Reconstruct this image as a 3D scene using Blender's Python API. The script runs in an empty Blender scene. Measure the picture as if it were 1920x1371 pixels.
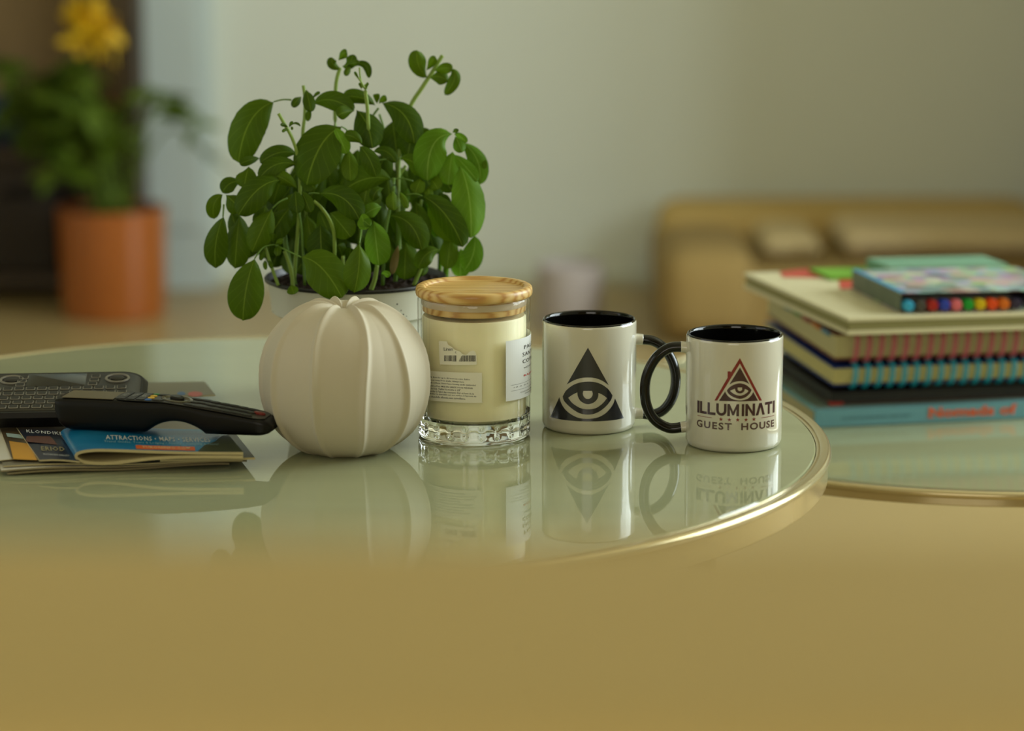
import bpy, bmesh, math, random
from mathutils import Vector, Matrix
R_ = random.Random(7)
SC = bpy.context.scene
COL = SC.collection
PI = math.pi
# ------------------------------------------------------------------ camera, light, exposure
F_PX, PITCH, HC, T = 5600.0, 0.1949, 0.5573, 0.42        # table top at z = T, camera HC above it
cam = bpy.data.cameras.new('camera'); camo = bpy.data.objects.new('camera', cam); COL.objects.link(camo)
camo.location = (0, 0, T + HC); camo.rotation_euler = (PI/2 - PITCH, 0, 0)
cam.sensor_width = 36; cam.lens = 36*F_PX/1920; cam.clip_start = .05; cam.clip_end = 50
cam.dof.use_dof = True; cam.dof.focus_distance = 2.545; cam.dof.aperture_fstop = 105/1000/0.034; cam.dof.aperture_blades = 0
SC.camera = camo
w = bpy.data.worlds.new('world'); SC.world = w; w.use_nodes = True
w.node_tree.nodes['Background'].inputs[0].default_value = (.75, .80, .82, 1)
w.node_tree.nodes['Background'].inputs[1].default_value = .35
SC.view_settings.view_transform = 'Standard'; SC.view_settings.look = 'None'
SC.view_settings.gamma = 1; SC.view_settings.use_curve_mapping = False
SC.view_settings.exposure = 0.0
def area(name, loc, target, sx, sy, power, col):
    l = bpy.data.lights.new(name, 'AREA'); l.shape = 'RECTANGLE'; l.size = sx; l.size_y = sy
    l.energy = power; l.color = col
    o = bpy.data.objects.new(name, l); COL.objects.link(o); o.location = loc
    o.rotation_euler = (Vector(target)-Vector(loc)).to_track_quat('-Z', 'Y').to_euler()
    return o
# daylight through the right window, then two added fill lamps out of view
area('window_daylight', (2.36, 3.35, 1.42), (0, 3.35, 1.30), 1.9, 1.5, 100, (.86, .97, .98))
area('fill_behind_camera', (-.4, -1.95, 1.25), (-.4, 2.5, .8), 1.9, 1.9, 38, (1.0, .94, .80))  # fill lamp added behind the camera to lift the overall brightness
area('left_fill', (-2.56, 1.9, 1.5), (0, 2.6, 1.0), 1.6, 1.3, 8, (.95, .95, .90))  # weak fill added from the unseen left side

# ------------------------------------------------------------------ maths helpers
cp, sp = math.cos(PITCH), math.sin(PITCH)
def ray(u, v):
    a = (u-960)/F_PX; b = -(v-685.5)/F_PX
    return Vector((a, cp+b*sp, -sp+b*cp))
CAM = Vector((0, 0, T+HC))
def PZ(u, v, z=0):                 # the point at height z above the table that the photo shows at (u,v)
    d = ray(u, v); t = (z-HC)/d.z; return CAM + d*t
def PY(u, v, Y):
    d = ray(u, v); return CAM + d*(Y/d.y)
def PCYL(u, v, cx, cy, r):
    d = ray(u, v); ox, oy = -cx, -cy
    A = d.x*d.x+d.y*d.y; B = 2*(ox*d.x+oy*d.y); C = ox*ox+oy*oy-r*r
    D = max(B*B-4*A*C, 0); return CAM + d*((-B-math.sqrt(D))/(2*A))
def lin(c):
    return tuple((x/255/12.92 if x/255 <= .04045 else ((x/255+.055)/1.055)**2.4) for x in c)

# ------------------------------------------------------------------ materials
def mat(name, rgb, rough=.5, metal=0, coat=0, var=.06, scale=30, spec=.5, sss=0, emit=0, stretch=None, bump=0, coat_rough=.03, ior=None):
    m = bpy.data.materials.new(name); m.use_nodes = True; nt = m.node_tree; N = nt.nodes; L = nt.links
    b = N['Principled BSDF']
    b.inputs['Roughness'].default_value = rough; b.inputs['Metallic'].default_value = metal
    b.inputs['Coat Weight'].default_value = coat; b.inputs['Coat Roughness'].default_value = coat_rough
    b.inputs['Specular IOR Level'].default_value = spec
    if ior: b.inputs['IOR'].default_value = ior
    if sss:
        b.inputs['Subsurface Weight'].default_value = sss; b.inputs['Subsurface Radius'].default_value = (.01, .007, .004)
        b.inputs['Subsurface Scale'].default_value = 1
    c = lin(rgb)
    tc = N.new('ShaderNodeTexCoord'); mp = N.new('ShaderNodeMapping'); nz = N.new('ShaderNodeTexNoise')
    if stretch: mp.inputs['Scale'].default_value = stretch
    nz.inputs['Scale'].default_value = scale; nz.inputs['Detail'].default_value = 4
    L.new(tc.outputs['Object'], mp.inputs[0]); L.new(mp.outputs[0], nz.inputs[0])
    mx = N.new('ShaderNodeMix'); mx.data_type = 'RGBA'
    mx.inputs[6].default_value = (*[max(0, x*(1-var)) for x in c], 1); mx.inputs[7].default_value = (*[min(1, x*(1+var)) for x in c], 1)
    L.new(nz.outputs[0], mx.inputs[0]); L.new(mx.outputs[2], b.inputs['Base Color'])
    if bump:
        bp = N.new('ShaderNodeBump'); bp.inputs['Strength'].default_value = bump; bp.inputs['Distance'].default_value = .001
        L.new(nz.outputs[0], bp.inputs['Height']); L.new(bp.outputs[0], b.inputs['Normal'])
    return m
def rampmat(name, stops, wave=True, scale=6, dist=3, rough=.45, coat=0, stretch=(1, 1, 1), detail=3, kind='BANDS', direction='X', coat_rough=.05, bump=0):
    m = mat(name, (128, 128, 128), rough, coat=coat, coat_rough=coat_rough); nt = m.node_tree; N = nt.nodes; L = nt.links
    b = N['Principled BSDF']
    tc = N.new('ShaderNodeTexCoord'); mp = N.new('ShaderNodeMapping'); mp.inputs['Scale'].default_value = stretch
    L.new(tc.outputs['Object'], mp.inputs[0])
    if wave:
        wv = N.new('ShaderNodeTexWave'); wv.wave_type = kind
        if kind == 'BANDS': wv.bands_direction = direction
        wv.inputs['Scale'].default_value = scale; wv.inputs['Distortion'].default_value = dist; wv.inputs['Detail'].default_value = detail
        wv.inputs['Detail Scale'].default_value = 1.2
    else:
        wv = N.new('ShaderNodeTexNoise'); wv.inputs['Scale'].default_value = scale; wv.inputs['Distortion'].default_value = dist; wv.inputs['Detail'].default_value = detail
    L.new(mp.outputs[0], wv.inputs[0])
    r = N.new('ShaderNodeValToRGB'); cr = r.color_ramp
    while len(cr.elements) < len(stops): cr.elements.new(.5)
    for e, (p, c) in zip(cr.elements, stops): e.position = p; e.color = (*lin(c), 1)
    L.new(wv.outputs[0], r.inputs[0]); L.new(r.outputs[0], b.inputs['Base Color'])
    if bump:
        bp = N.new('ShaderNodeBump'); bp.inputs['Strength'].default_value = bump; bp.inputs['Distance'].default_value = .001
        L.new(wv.outputs[0], bp.inputs['Height']); L.new(bp.outputs[0], b.inputs['Normal'])
    return m

# ------------------------------------------------------------------ object helpers
def finish(bm, name, m, parent=None, smooth=True, sub=0, bev=0, loc=None, world=False):
    me = bpy.data.meshes.new(name)
    bmesh.ops.recalc_face_normals(bm, faces=bm.faces)
    bm.to_mesh(me); bm.free()
    o = bpy.data.objects.new(name, me); COL.objects.link(o)
    for x in (m if isinstance(m, (list, tuple)) else [m]): me.materials.append(x)
    if smooth:
        for p in me.polygons: p.use_smooth = True
        if smooth != 'full':
            try: me.set_sharp_from_angle(angle=math.radians(38))
            except Exception: pass
    if bev:
        b = o.modifiers.new('b', 'BEVEL'); b.width = bev; b.segments = 2; b.limit_method = 'ANGLE'
    if sub:
        s = o.modifiers.new('s', 'SUBSURF'); s.levels = sub; s.render_levels = sub
    if parent is not None: attach(o, parent)
    if loc is not None: o.location = loc
    return o
def wmat(o):
    m = Matrix.LocRotScale(o.location, o.rotation_euler, o.scale)
    return wmat(o.parent) @ o.matrix_parent_inverse @ m if o.parent else m
def attach(o, parent, keep=True):
    o.parent = parent
    if keep: o.matrix_parent_inverse = wmat(parent).inverted()     # mesh data given in world space
def tag(o, label, cat, group=None, kind=None):
    o['label'] = label; o['category'] = cat
    if group: o['group'] = group
    if kind: o['kind'] = kind
    return o
def empty(name, loc, label, cat, group=None, rz=0):
    o = bpy.data.objects.new(name, None); COL.objects.link(o); o.location = loc; o.rotation_euler = (0, 0, rz)
    o.empty_display_size = .02
    return tag(o, label, cat, group)
def struct(o): o['kind'] = 'structure'; return o

def box(bm, x0, x1, y0, y1, z0, z1, M=None):
    vs = [bm.verts.new(p) for p in ((x0,y0,z0),(x1,y0,z0),(x1,y1,z0),(x0,y1,z0),(x0,y0,z1),(x1,y0,z1),(x1,y1,z1),(x0,y1,z1))]
    for f in ((0,3,2,1),(4,5,6,7),(0,1,5,4),(1,2,6,5),(2,3,7,6),(3,0,4,7)): bm.faces.new([vs[i] for i in f])
    if M is not None:
        for v in vs: v.co = M @ v.co
    return vs
def lathe(prof, n=96, c=(0, 0, 0), fn=None, caps=True):
    bm = bmesh.new(); rings = []
    for (r, z) in prof:
        if r < 1e-6: rings.append([bm.verts.new((c[0], c[1], c[2]+z))])
        else:
            rr = []
            for k in range(n):
                a = 2*PI*k/n; q = fn(a, r, z) if fn else r
                rr.append(bm.verts.new((c[0]+q*math.cos(a), c[1]+q*math.sin(a), c[2]+z)))
            rings.append(rr)
    for A, B in zip(rings, rings[1:]):
        for k in range(n):
            k2 = (k+1) % n
            if len(A) == 1 and len(B) == 1: continue
            if len(A) == 1: bm.faces.new((A[0], B[k], B[k2]))
            elif len(B) == 1: bm.faces.new((A[k], B[0], A[k2]))
            else: bm.faces.new((A[k], B[k], B[k2], A[k2]))
    return bm
def catmull(P, n=8, closed=False):
    P = [Vector(p) for p in P]; out = []; N = len(P)
    rng = range(N if closed else N-1)
    for i in rng:
        if closed: a, b, c, d = P[(i-1) % N], P[i], P[(i+1) % N], P[(i+2) % N]
        else: a, b, c, d = P[max(i-1, 0)], P[i], P[i+1], P[min(i+2, N-1)]
        for k in range(n):
            t = k/n
            out.append(.5*((2*b)+(c-a)*t+(2*a-5*b+4*c-d)*t*t+(3*b-a-3*c+d)*t**3))
    if not closed: out.append(P[-1])
    return out
def tube(bm, pts, rad, n=8, cap=True, aspect=1.0, closed=False, updir=None):
    pts = [Vector(p) for p in pts]; rings = []; up = updir or Vector((0, 0, 1)); N = len(pts)
    for i, p in enumerate(pts):
        if closed: t = (pts[(i+1) % N]-pts[(i-1) % N]).normalized()
        else: t = (pts[min(i+1, N-1)]-pts[max(i-1, 0)]).normalized()
        s = t.cross(up)
        if s.length < 1e-3: s = t.cross(Vector((1, 0, 0)))
        s.normalize(); u = s.cross(t).normalized()
        r = rad(i/(N-1)) if callable(rad) else rad
        rings.append([bm.verts.new(p + s*math.cos(2*PI*k/n)*r*aspect + u*math.sin(2*PI*k/n)*r) for k in range(n)])
    pr = list(zip(rings, rings[1:])) + ([(rings[-1], rings[0])] if closed else [])
    for A, B in pr:
        for k in range(n): bm.faces.new((A[k], A[(k+1) % n], B[(k+1) % n], B[k]))
    if cap and not closed: bm.faces.new(rings[0][::-1]); bm.faces.new(rings[-1])
# flat print: loops or text -> 2-D mesh -> cut into strips -> mapped onto a surface
def loops_bm(loops):
    cu = bpy.data.curves.new('c', 'CURVE'); cu.dimensions = '2D'; cu.fill_mode = 'BOTH'
    for lp in loops:
        s = cu.splines.new('POLY'); s.points.add(len(lp)-1)
        for p, q in zip(s.points, lp): p.co = (q[0], q[1], 0, 1)
        s.use_cyclic_u = True
    return curve_bm(cu)
def curve_bm(cu):
    o = bpy.data.objects.new('c', cu); COL.objects.link(o)
    bpy.context.view_layer.update()
    dg = bpy.context.evaluated_depsgraph_get()
    me = bpy.data.meshes.new_from_object(o.evaluated_get(dg))
    bm = bmesh.new(); bm.from_mesh(me)
    bpy.data.objects.remove(o); bpy.data.curves.remove(cu); bpy.data.meshes.remove(me)
    return bm
def text_bm(s, bold=0, space=1.0, align='LEFT', res=2):
    cu = bpy.data.curves.new('t', 'FONT'); cu.body = s; cu.offset = bold; cu.space_character = space; cu.align_x = align; cu.resolution_u = res
    bm = curve_bm(cu)
    return bm
def fitbm(bm, x0, x1, y0, y1):     # scale a 2-D mesh into a rectangle
    xs = [v.co.x for v in bm.verts]; ys = [v.co.y for v in bm.verts]
    a, b, c, d = min(xs), max(xs), min(ys), max(ys)
    for v in bm.verts:
        v.co.x = x0+(v.co.x-a)/(b-a)*(x1-x0); v.co.y = y0+(v.co.y-c)/(d-c)*(y1-y0)
    return bm
def strips(bm, step, axis=0):
    xs = [v.co[axis] for v in bm.verts]; a, b = min(xs), max(xs); n = int((b-a)/step)
    for k in range(1, n+1):
        co = Vector((0, 0, 0)); co[axis] = a+(b-a)*k/(n+1); no = Vector((0, 0, 0)); no[axis] = 1
        bmesh.ops.bisect_plane(bm, geom=bm.verts[:]+bm.edges[:]+bm.faces[:], plane_co=co, plane_no=no)
    return bm
def decal(bm, name, m, parent, fn):
    for v in bm.verts: v.co = fn(v.co.x, v.co.y)
    return finish(bm, name, m, parent, smooth=False)
def join(bms):
    out = bmesh.new()
    for b in bms:
        me = bpy.data.meshes.new('j'); b.to_mesh(me); out.from_mesh(me); b.free(); bpy.data.meshes.remove(me)
    return out
def rect(x0, x1, y0, y1): return [(x0, y0), (x1, y0), (x1, y1), (x0, y1)]

# ------------------------------------------------------------------ palette
M_wall = mat('wall_paint', (226, 232, 222), .9, var=.02, scale=3)
M_wall_r = mat('wall_paint_olive', (150, 134, 88), .9, var=.03, scale=3)
M_ceil = mat('ceiling_paint', (216, 208, 176), .9, var=.02)
M_floor = mat('floor_tile_tan', (178, 154, 104), .33, var=.05, scale=2.2)
M_white = mat('white_trim', (205, 205, 200), .5)
M_glass_top = rampmat('marbled_mint_glass', [(0, (138, 136, 102)), (.34, (156, 159, 124)), (.56, (161, 165, 130)), (1, (169, 173, 138))],
                      wave=False, scale=1.6, dist=2.6, rough=.3, coat=0, stretch=(1, 2.4, 1), detail=5)
M_glass_top.node_tree.nodes['Principled BSDF'].inputs['Roughness'].default_value = .02; M_glass_top.node_tree.nodes['Principled BSDF'].inputs['IOR'].default_value = 1.58
M_rim = mat('champagne_metal', (208, 194, 152), .16, metal=.65, var=.02)
M_leg = mat('champagne_metal_dull', (190, 176, 140), .25, metal=1)
M_black_gl = mat('black_glaze', (8, 8, 7), .10, spec=.4)
M_mug = mat('white_glaze', (206, 202, 184), .25, coat=1, var=.01, coat_rough=.03)
M_navy = mat('navy_print', (30, 30, 38), .3, coat=.6)
M_plum = mat('plum_print', (58, 24, 34), .3, coat=.6)
M_red = mat('dark_red_print', (128, 12, 18), .3, coat=.6)
M_grey_plum = mat('grey_plum_print', (82, 56, 54), .3, coat=.6)

# ================================================================== SETTING
def wall_box(name, b, m):
    bm = bmesh.new(); box(bm, *b); return struct(finish(bm, name, m, smooth=False))
wall_box('floor', (-2.7, 2.5, -2.1, 5.95, -.05, 0), M_floor)
wall_box('ceiling', (-2.7, 2.5, -2.1, 5.95, 2.5, 2.55), M_ceil)
wall_box('wall_back', (-2.7, 2.5, 5.75, 5.95, 0, 2.5), M_wall)
def wall_hole(name, x0, x1, ya, yb, z1, hy0, hy1, hz0, hz1, m):
    bm = bmesh.new()
    for b in ((x0,x1,ya,hy0,0,z1),(x0,x1,hy1,yb,0,z1),(x0,x1,hy0,hy1,0,hz0),(x0,x1,hy0,hy1,hz1,z1)): box(bm, *b)
    return struct(finish(bm, name, m, smooth=False))
wr = wall_hole('wall_right', 2.4, 2.5, -2.1, 5.75, 2.5, 2.35, 4.35, .62, 2.2, M_wall)
wl = wall_hole('wall_left', -2.7, -2.6, -2.1, 5.75, 2.5, 1.05, 2.75, .82, 2.18, M_wall)
bm = bmesh.new()
for b in ((-2.6,-1.4,-2.1,-2,0,2.5),(.6,2.4,-2.1,-2,0,2.5),(-1.4,.6,-2.1,-2,2.25,2.5),(-1.4,.6,-2.1,-2,0,.24)): box(bm, *b)
struct(finish(bm, 'wall_front', M_wall_r, smooth=False))
bm = bmesh.new(); box(bm, 1.02, 1.12, 4.75, 5.75, 0, 2.5)
struct(finish(bm, 'shading_wall', M_wall_r, smooth=False))  # unseen return wall added to shade the right part of the back wall
def window(name, x, y0, y1, z0, z1, n):
    r = bpy.data.objects.new(name, None); COL.objects.link(r); r.location = (x, (y0+y1)/2, z0); struct(r)
    bm = bmesh.new(); t = .045
    for b in ((x-.03,x+.03,y0,y0+t,z0,z1),(x-.03,x+.03,y1-t,y1,z0,z1),(x-.03,x+.03,y0,y1,z0,z0+t),(x-.03,x+.03,y0,y1,z1-t,z1)): box(bm, *b)
    for k in range(1, n): y = y0+(y1-y0)*k/n; box(bm, x-.025, x+.025, y-.02, y+.02, z0, z1)
    finish(bm, 'window_frame', M_white, r, smooth=False)
window('window_1', 2.33, 2.35, 4.35, .62, 2.2, 3)
window('window_2', -2.53, 1.05, 2.75, .82, 2.18, 2)
# pale blue door at the left of the back wall, with casing
M_door = mat('pale_blue_door', (200, 214, 214), .5, var=.02)
bm = bmesh.new(); box(bm, -.74, -.575, 5.70, 5.75, 0, 2.1); dr = struct(finish(bm, 'door_1', M_door, smooth=False, bev=.004))
for z0 in (.12, .85, 1.5):
    bm = bmesh.new(); box(bm, -.72, -.595, 5.69, 5.704, z0, z0+.5); finish(bm, 'door_panel', M_door, dr, smooth=False, bev=.003)
bm = bmesh.new(); box(bm, -.57, 1.02, 5.74, 5.75, 0, .022); struct(finish(bm, 'baseboard_back', mat('baseboard_paint', (206, 208, 188), .6), smooth=False))

# ================================================================== ROUND TABLES
def round_table(cx, cy, R, z, h, label, legs_a):
    root = empty('round_table', (cx, cy, 0), label, 'table')
    n = 256
    # rim: a metal band with a groove, outside radius R, top z, height h
    prof = [(R-.0135, z-.004), (R-.0130, z-.0010), (R-.0122, z-.0004), (R-.0112, z-.0004), (R-.0107, z-.0012), (R-.0102, z-.0012), (R-.0096, z-.0001), (R-.0088, z+.0004),
            (R-.0040, z+.0004), (R-.0026, z+.0000), (R-.0014, z-.0008), (R-.0005, z-.0019), (R, z-.0032), (R-.0002, z-.0048), (R-.0009, z-.0060), (R-.0020, z-.0068), (R-.0030, z-.0070), (R-.0030, z-h+.001), (R-.004, z-h), (R-.0135, z-h), (R-.0135, z-.004)]
    finish(lathe(prof, n, (cx, cy, 0)), 'rim', M_rim, root, smooth=True)['label'] = 'champagne metal rim band'
    g = R-.0135
    finish(lathe([(0, z-.009), (g, z-.009), (g, z-.0012), (g-.0012, z), (0, z)], n, (cx, cy, 0)), 'glass_top', M_glass_top, root)
    for a in legs_a:
        bm = bmesh.new(); x, y = cx+(R-.03)*math.cos(a), cy+(R-.03)*math.sin(a)
        tube(bm, [(x, y, z-h+.002), (x, y, .004)], .011, 12); finish(bm, 'leg', M_leg, root)
    bm = bmesh.new(); tube(bm, [(cx+(R-.03)*math.cos(2*PI*k/64), cy+(R-.03)*math.sin(2*PI*k/64), .03) for k in range(64)], .008, 8, closed=True)
    finish(bm, 'base_ring', M_leg, root)
    return root
Z2 = T-.08
round_table(-.2015, 2.5092, .4741, T, .026, 'large round table with mint marbled glass top carrying the vase, candle and two mugs', [.9+PI/2*k for k in range(4)])
round_table(.472, 3.017, .387, Z2, .014, 'lower round glass table on the right, under the pile of books', [.2, 1.0, 2.7])

# ================================================================== MUGS
MUG_R, MUG_H = .041, .096
def mug_body(name, cx, cy, label, side, cl, stub_n, rr=.0046):
    root = empty(name, (cx, cy, T), label, 'mug')
    z = T
    prof = [(0, z+.003), (.030, z+.003), (.032, z), (.0365, z), (.0385, z+.0008), (.0400, z+.0026), (MUG_R, z+.006), (MUG_R, z+MUG_H-.0035), (MUG_R-.0002, z+MUG_H-.0022), (MUG_R-.0006, z+MUG_H-.0014)]
    finish(lathe(prof, 128, (cx, cy, 0)), 'body', M_mug, root)['label'] = 'white glazed mug body'
    prof = [(MUG_R-.0006, z+MUG_H-.0014), (MUG_R-.0009, z+MUG_H-.0004), (MUG_R-.0017, z+MUG_H), (MUG_R-.0026, z+MUG_H-.0004), (MUG_R-.0032, z+MUG_H-.0014), (MUG_R-.0034, z+MUG_H-.004), (MUG_R-.0034, z+.012), (MUG_R-.006, z+.007), (MUG_R-.012, z+.0055), (0, z+.0055)]
    finish(lathe(prof, 128, (cx, cy, 0)), 'interior', M_black_gl, root)['label'] = 'glossy black interior and lip'
    P = [PY(u, v, cy) for u, v in cl]
    pts = catmull(P, 8)
    a, b = stub_n*8, len(pts)-1-stub_n*8
    bm = bmesh.new(); tube(bm, pts[a:b+1], .0058, 18, aspect=.76, updir=Vector((0, 1, 0)))
    finish(bm, 'handle', M_black_gl, root, smooth='full')['label'] = 'glossy black ring handle'
    for seg in (pts[:a+2], pts[b-1:][::-1]):
        bm = bmesh.new(); n = len(seg)-1
        tube(bm, seg, lambda t: .0060*(1.0+.35*max(0, 1-t*1.3)**2), 18, aspect=.78, updir=Vector((0, 1, 0)))
        finish(bm, 'handle_stub', M_mug, root, smooth='full')
    return root
m1 = (.0671, 2.5501); m2 = (.1883, 2.4809)
mug1 = mug_body('mug', *m1, 'white mug with black all-seeing eye triangle, black handle on its right', 1,
    [(1188, 636), (1203, 636.5), (1226, 640), (1247, 655), (1262, 682), (1267, 712), (1262, 742), (1247, 766), (1226, 777), (1203, 776), (1188, 775)], 1)
mug2 = mug_body('mug', *m2, 'white mug printed with red house roof and guest house lettering, handle on its left', -1,
    [(1293, 653), (1279, 650.5), (1254, 653), (1230, 671), (1214, 700), (1209, 730), (1213, 762), (1228, 788), (1254, 802.5), (1279, 801), (1293, 799)], 1)
def sm(*segs):                     # join segments, each smoothed on its own
    out = []
    for s in segs:
        s = [(p[0], p[1], 0) for p in s]
        c = catmull(s, 6) if len(s) > 2 else [Vector(q) for q in s]
        out += [(q.x, q.y) for q in c]
    res = [out[0]]
    for q in out[1:]:
        if abs(q[0]-res[-1][0])+abs(q[1]-res[-1][1]) > .5: res.append(q)
    if abs(res[0][0]-res[-1][0])+abs(res[0][1]-res[-1][1]) < .6: res.pop()
    return res
def px_decal(loops, ox, oy, sc, c, r, name, m, parent, step=14):
    bm = strips(loops_bm(loops), step)
    return decal(bm, name, m, parent, lambda x, y: PCYL(ox+x/sc, oy+y/sc, c[0], c[1], r))
# eye in a triangle, navy, on the left mug
S = 5.273
eye1 = [
 sm([(540, 432), (330, 797)], [(330, 797), (400, 757), (465, 735), (540, 728), (615, 735), (685, 762), (745, 803)], [(745, 803), (540, 432)]),
 sm([(290, 915), (330, 850), (420, 790), (540, 768), (650, 785), (735, 838), (783, 905)], [(783, 905), (765, 955), (705, 1025), (625, 1078), (540, 1095), (450, 1078), (365, 1022), (305, 960), (290, 915)]),
 sm([(345, 928), (390, 897), (435, 875)], [(435, 875), (440, 912), (462, 955), (500, 982), (540, 992), (588, 980), (625, 950), (641, 915), (643, 880)], [(643, 880), (690, 902), (728, 932)], [(728, 932), (690, 980), (635, 1022), (590, 1038), (540, 1043), (480, 1035), (430, 1012), (380, 975), (345, 928)]),
 sm([(495, 860), (580, 860)], [(580, 860), (588, 890), (578, 918), (560, 935), (540, 940), (518, 935), (498, 915), (489, 888), (495, 860)]),
 sm([(257, 922), (168, 1118)], [(168, 1118), (260, 1141), (400, 1157), (540, 1162), (680, 1159), (800, 1148), (895, 1130)], [(895, 1130), (808, 935)],
    [(808, 935), (790, 990), (750, 1047), (700, 1092), (630, 1125), (540, 1137), (450, 1128), (375, 1093), (315, 1043), (275, 980), (257, 922)])]
px_decal(eye1, 1000, 570, S, m1, MUG_R+.00015, 'eye_print', M_navy, mug1)['label'] = 'dark navy eye in a triangle'
eye2 = [
 sm([(778, 470), (672, 640)], [(672, 640), (720, 615), (778, 606), (830, 614), (870, 637)], [(870, 637), (778, 470)]),
 sm([(648, 700), (668, 672), (715, 642), (778, 627), (845, 648), (893, 693)], [(893, 693), (870, 733), (830, 766), (778, 780), (715, 765), (668, 733), (648, 700)]),
 sm([(680, 702), (704, 690), (728, 680)], [(728, 680), (735, 705), (752, 721), (778, 727), (805, 719), (820, 702), (825, 682)], [(825, 682), (845, 690), (863, 703)], [(863, 703), (840, 726), (812, 742), (778, 750), (740, 742), (706, 724), (680, 702)]),
 sm([(756, 668), (798, 668)], [(798, 668), (799, 688), (790, 700), (777, 704), (763, 700), (754, 686), (756, 668)]),
 sm([(630, 708), (570, 800)], [(570, 800), (665, 803), (778, 806), (870, 803), (956, 799)], [(956, 799), (909, 712)], [(909, 712), (890, 748), (848, 782), (778, 797), (705, 783), (655, 750), (630, 708)])]
px_decal(eye2, 1240, 600, S, m2, MUG_R+.00015, 'eye_print', M_plum, mug2)['label'] = 'plum eye in a triangle'
roof = [[(777, 377), (995, 796), (970, 799), (777, 432), (551, 799), (525, 797), (655, 572), (655, 509), (686, 509), (686, 522)]]
px_decal(roof, 1240, 600, S, m2, MUG_R+.00015, 'roof_print', M_red, mug2)['label'] = 'dark red roof with chimney'
CX2, RX2 = 728.0, 484.0
def s_of(x): return math.asin(max(-1, min(1, (x-CX2)/RX2)))*MUG_R
def z_of(y): return PY(1240+CX2/S, 600+y/S, m2[1]-MUG_R).z
def cyl2(s, z):
    a = s/MUG_R; r = MUG_R+.00015
    tx = math.atan2(m2[0], m2[1])          # the camera sees the mug turned by this much
    a2 = a+tx*-1
    return Vector((m2[0]+r*math.sin(a2), m2[1]-r*math.cos(a2), z))
zt, zb = z_of(833), z_of(953)
hh = zt-zb; sw = .0022
def bar(p, q, w_):                 # thick stroke in the unit glyph box -> polygon
    d = Vector((q[0]-p[0], q[1]-p[1])).normalized(); n = Vector((-d.y, d.x))*w_/2
    return [(p[0]+n.x, p[1]+n.y), (q[0]+n.x, q[1]+n.y), (q[0]-n.x, q[1]-n.y), (p[0]-n.x, p[1]-n.y)]
def glyph(ch, x0, x1):
    w_ = x1-x0; a, b = x0+sw/2, x1-sw/2; t, o = zt, zb
    if ch == 'I': return [[ (x0, o), (x1, o), (x1, t), (x0, t)]]
    if ch == 'L': return [[(x0, t), (x0, o), (x1, o), (x1, o+sw), (x0+sw, o+sw), (x0+sw, t)]]
    if ch == 'T': return [[(x0, t), (x0, t-sw), (x0+w_/2-sw/2, t-sw), (x0+w_/2-sw/2, o), (x0+w_/2+sw/2, o), (x0+w_/2+sw/2, t-sw), (x1, t-sw), (x1, t)]]
    if ch == 'U':
        r = w_/2; cx, cy = x0+r, o+r; out = [(x0, t)]
        out += [(cx+r*math.cos(PI+k*PI/14), cy+r*math.sin(PI+k*PI/14)) for k in range(15)] + [(x1, t), (x1-sw, t)]
        r2 = r-sw; out += [(cx+r2*math.cos(-k*PI/14), cy+r2*math.sin(-k*PI/14)) for k in range(15)] + [(x0+sw, t)]
        return [out]
    if ch == 'N': return [[(x0, o), (x0, t), (x0+sw*.9, t), (x1-sw, o+sw*1.7), (x1-sw, t), (x1, t), (x1, o), (x1-sw*.9, o), (x0+sw, t-sw*1.7), (x0+sw, o)]]
    if ch == 'M':
        m = (x0+x1)/2
        return [[(x0, o), (x0, t), (x0+sw*.9, t), (m, o+hh*.36), (x1-sw*.9, t), (x1, t), (x1, o), (x1-sw, o), (x1-sw, t-hh*.42), (m+sw*.35, o+hh*.08), (m-sw*.35, o+hh*.08), (x0+sw, t-hh*.42), (x0+sw, o)]]
    if ch == 'A':
        m = (x0+x1)/2
        return [[(x0, o), (m-sw*.55, t), (m+sw*.55, t), (x1, o), (x1-sw*1.1, o), (m, t-hh*.32), (x0+sw*1.1, o)]]
bms = []
for ch, a, b in (('I',368,391),('L',396,463),('L',470,549),('U',556,657),('M',665,780),('I',806,831),('N',842,937),('A',945,1034),('T',1036,1106),('I',1113,1131)):
    bms.append(loops_bm(glyph(ch, s_of(a), s_of(b))))
decal(strips(join(bms), .0016), 'name_print', M_plum, mug2, cyl2)
def band_text(txt, xa, xb, yt, yb, m, bold, space):
    bm = fitbm(text_bm(txt, bold, space, res=3), s_of(xa), s_of(xb), z_of(yb), z_of(yt))
    decal(strips(bm, .0016), 'word_print', m, mug2, cyl2)
band_text('GUEST', 365, 712, 1021, 1092, M_grey_plum, .028, 1.22)
band_text('HOUSE', 803, 1128, 1021, 1092, M_grey_plum, .028, 1.15)
zs = z_of(989)
for x in (603, 686, 768, 850, 928):
    s0 = s_of(x); lp = [[(s0+(.00185 if k % 2 == 0 else .00075)*math.sin(k*PI/5), zs+(.00185 if k % 2 == 0 else .00075)*math.cos(k*PI/5)) for k in range(10)]]
    decal(loops_bm(lp), 'star_print', M_red, mug2, cyl2)
for a, b in ((372, 513), (1000, 1127)):
    decal(strips(loops_bm([rect(s_of(a), s_of(b), zs+.0004, zs+.0008)]), .0016), 'line_print', M_red, mug2, cyl2)

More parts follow.
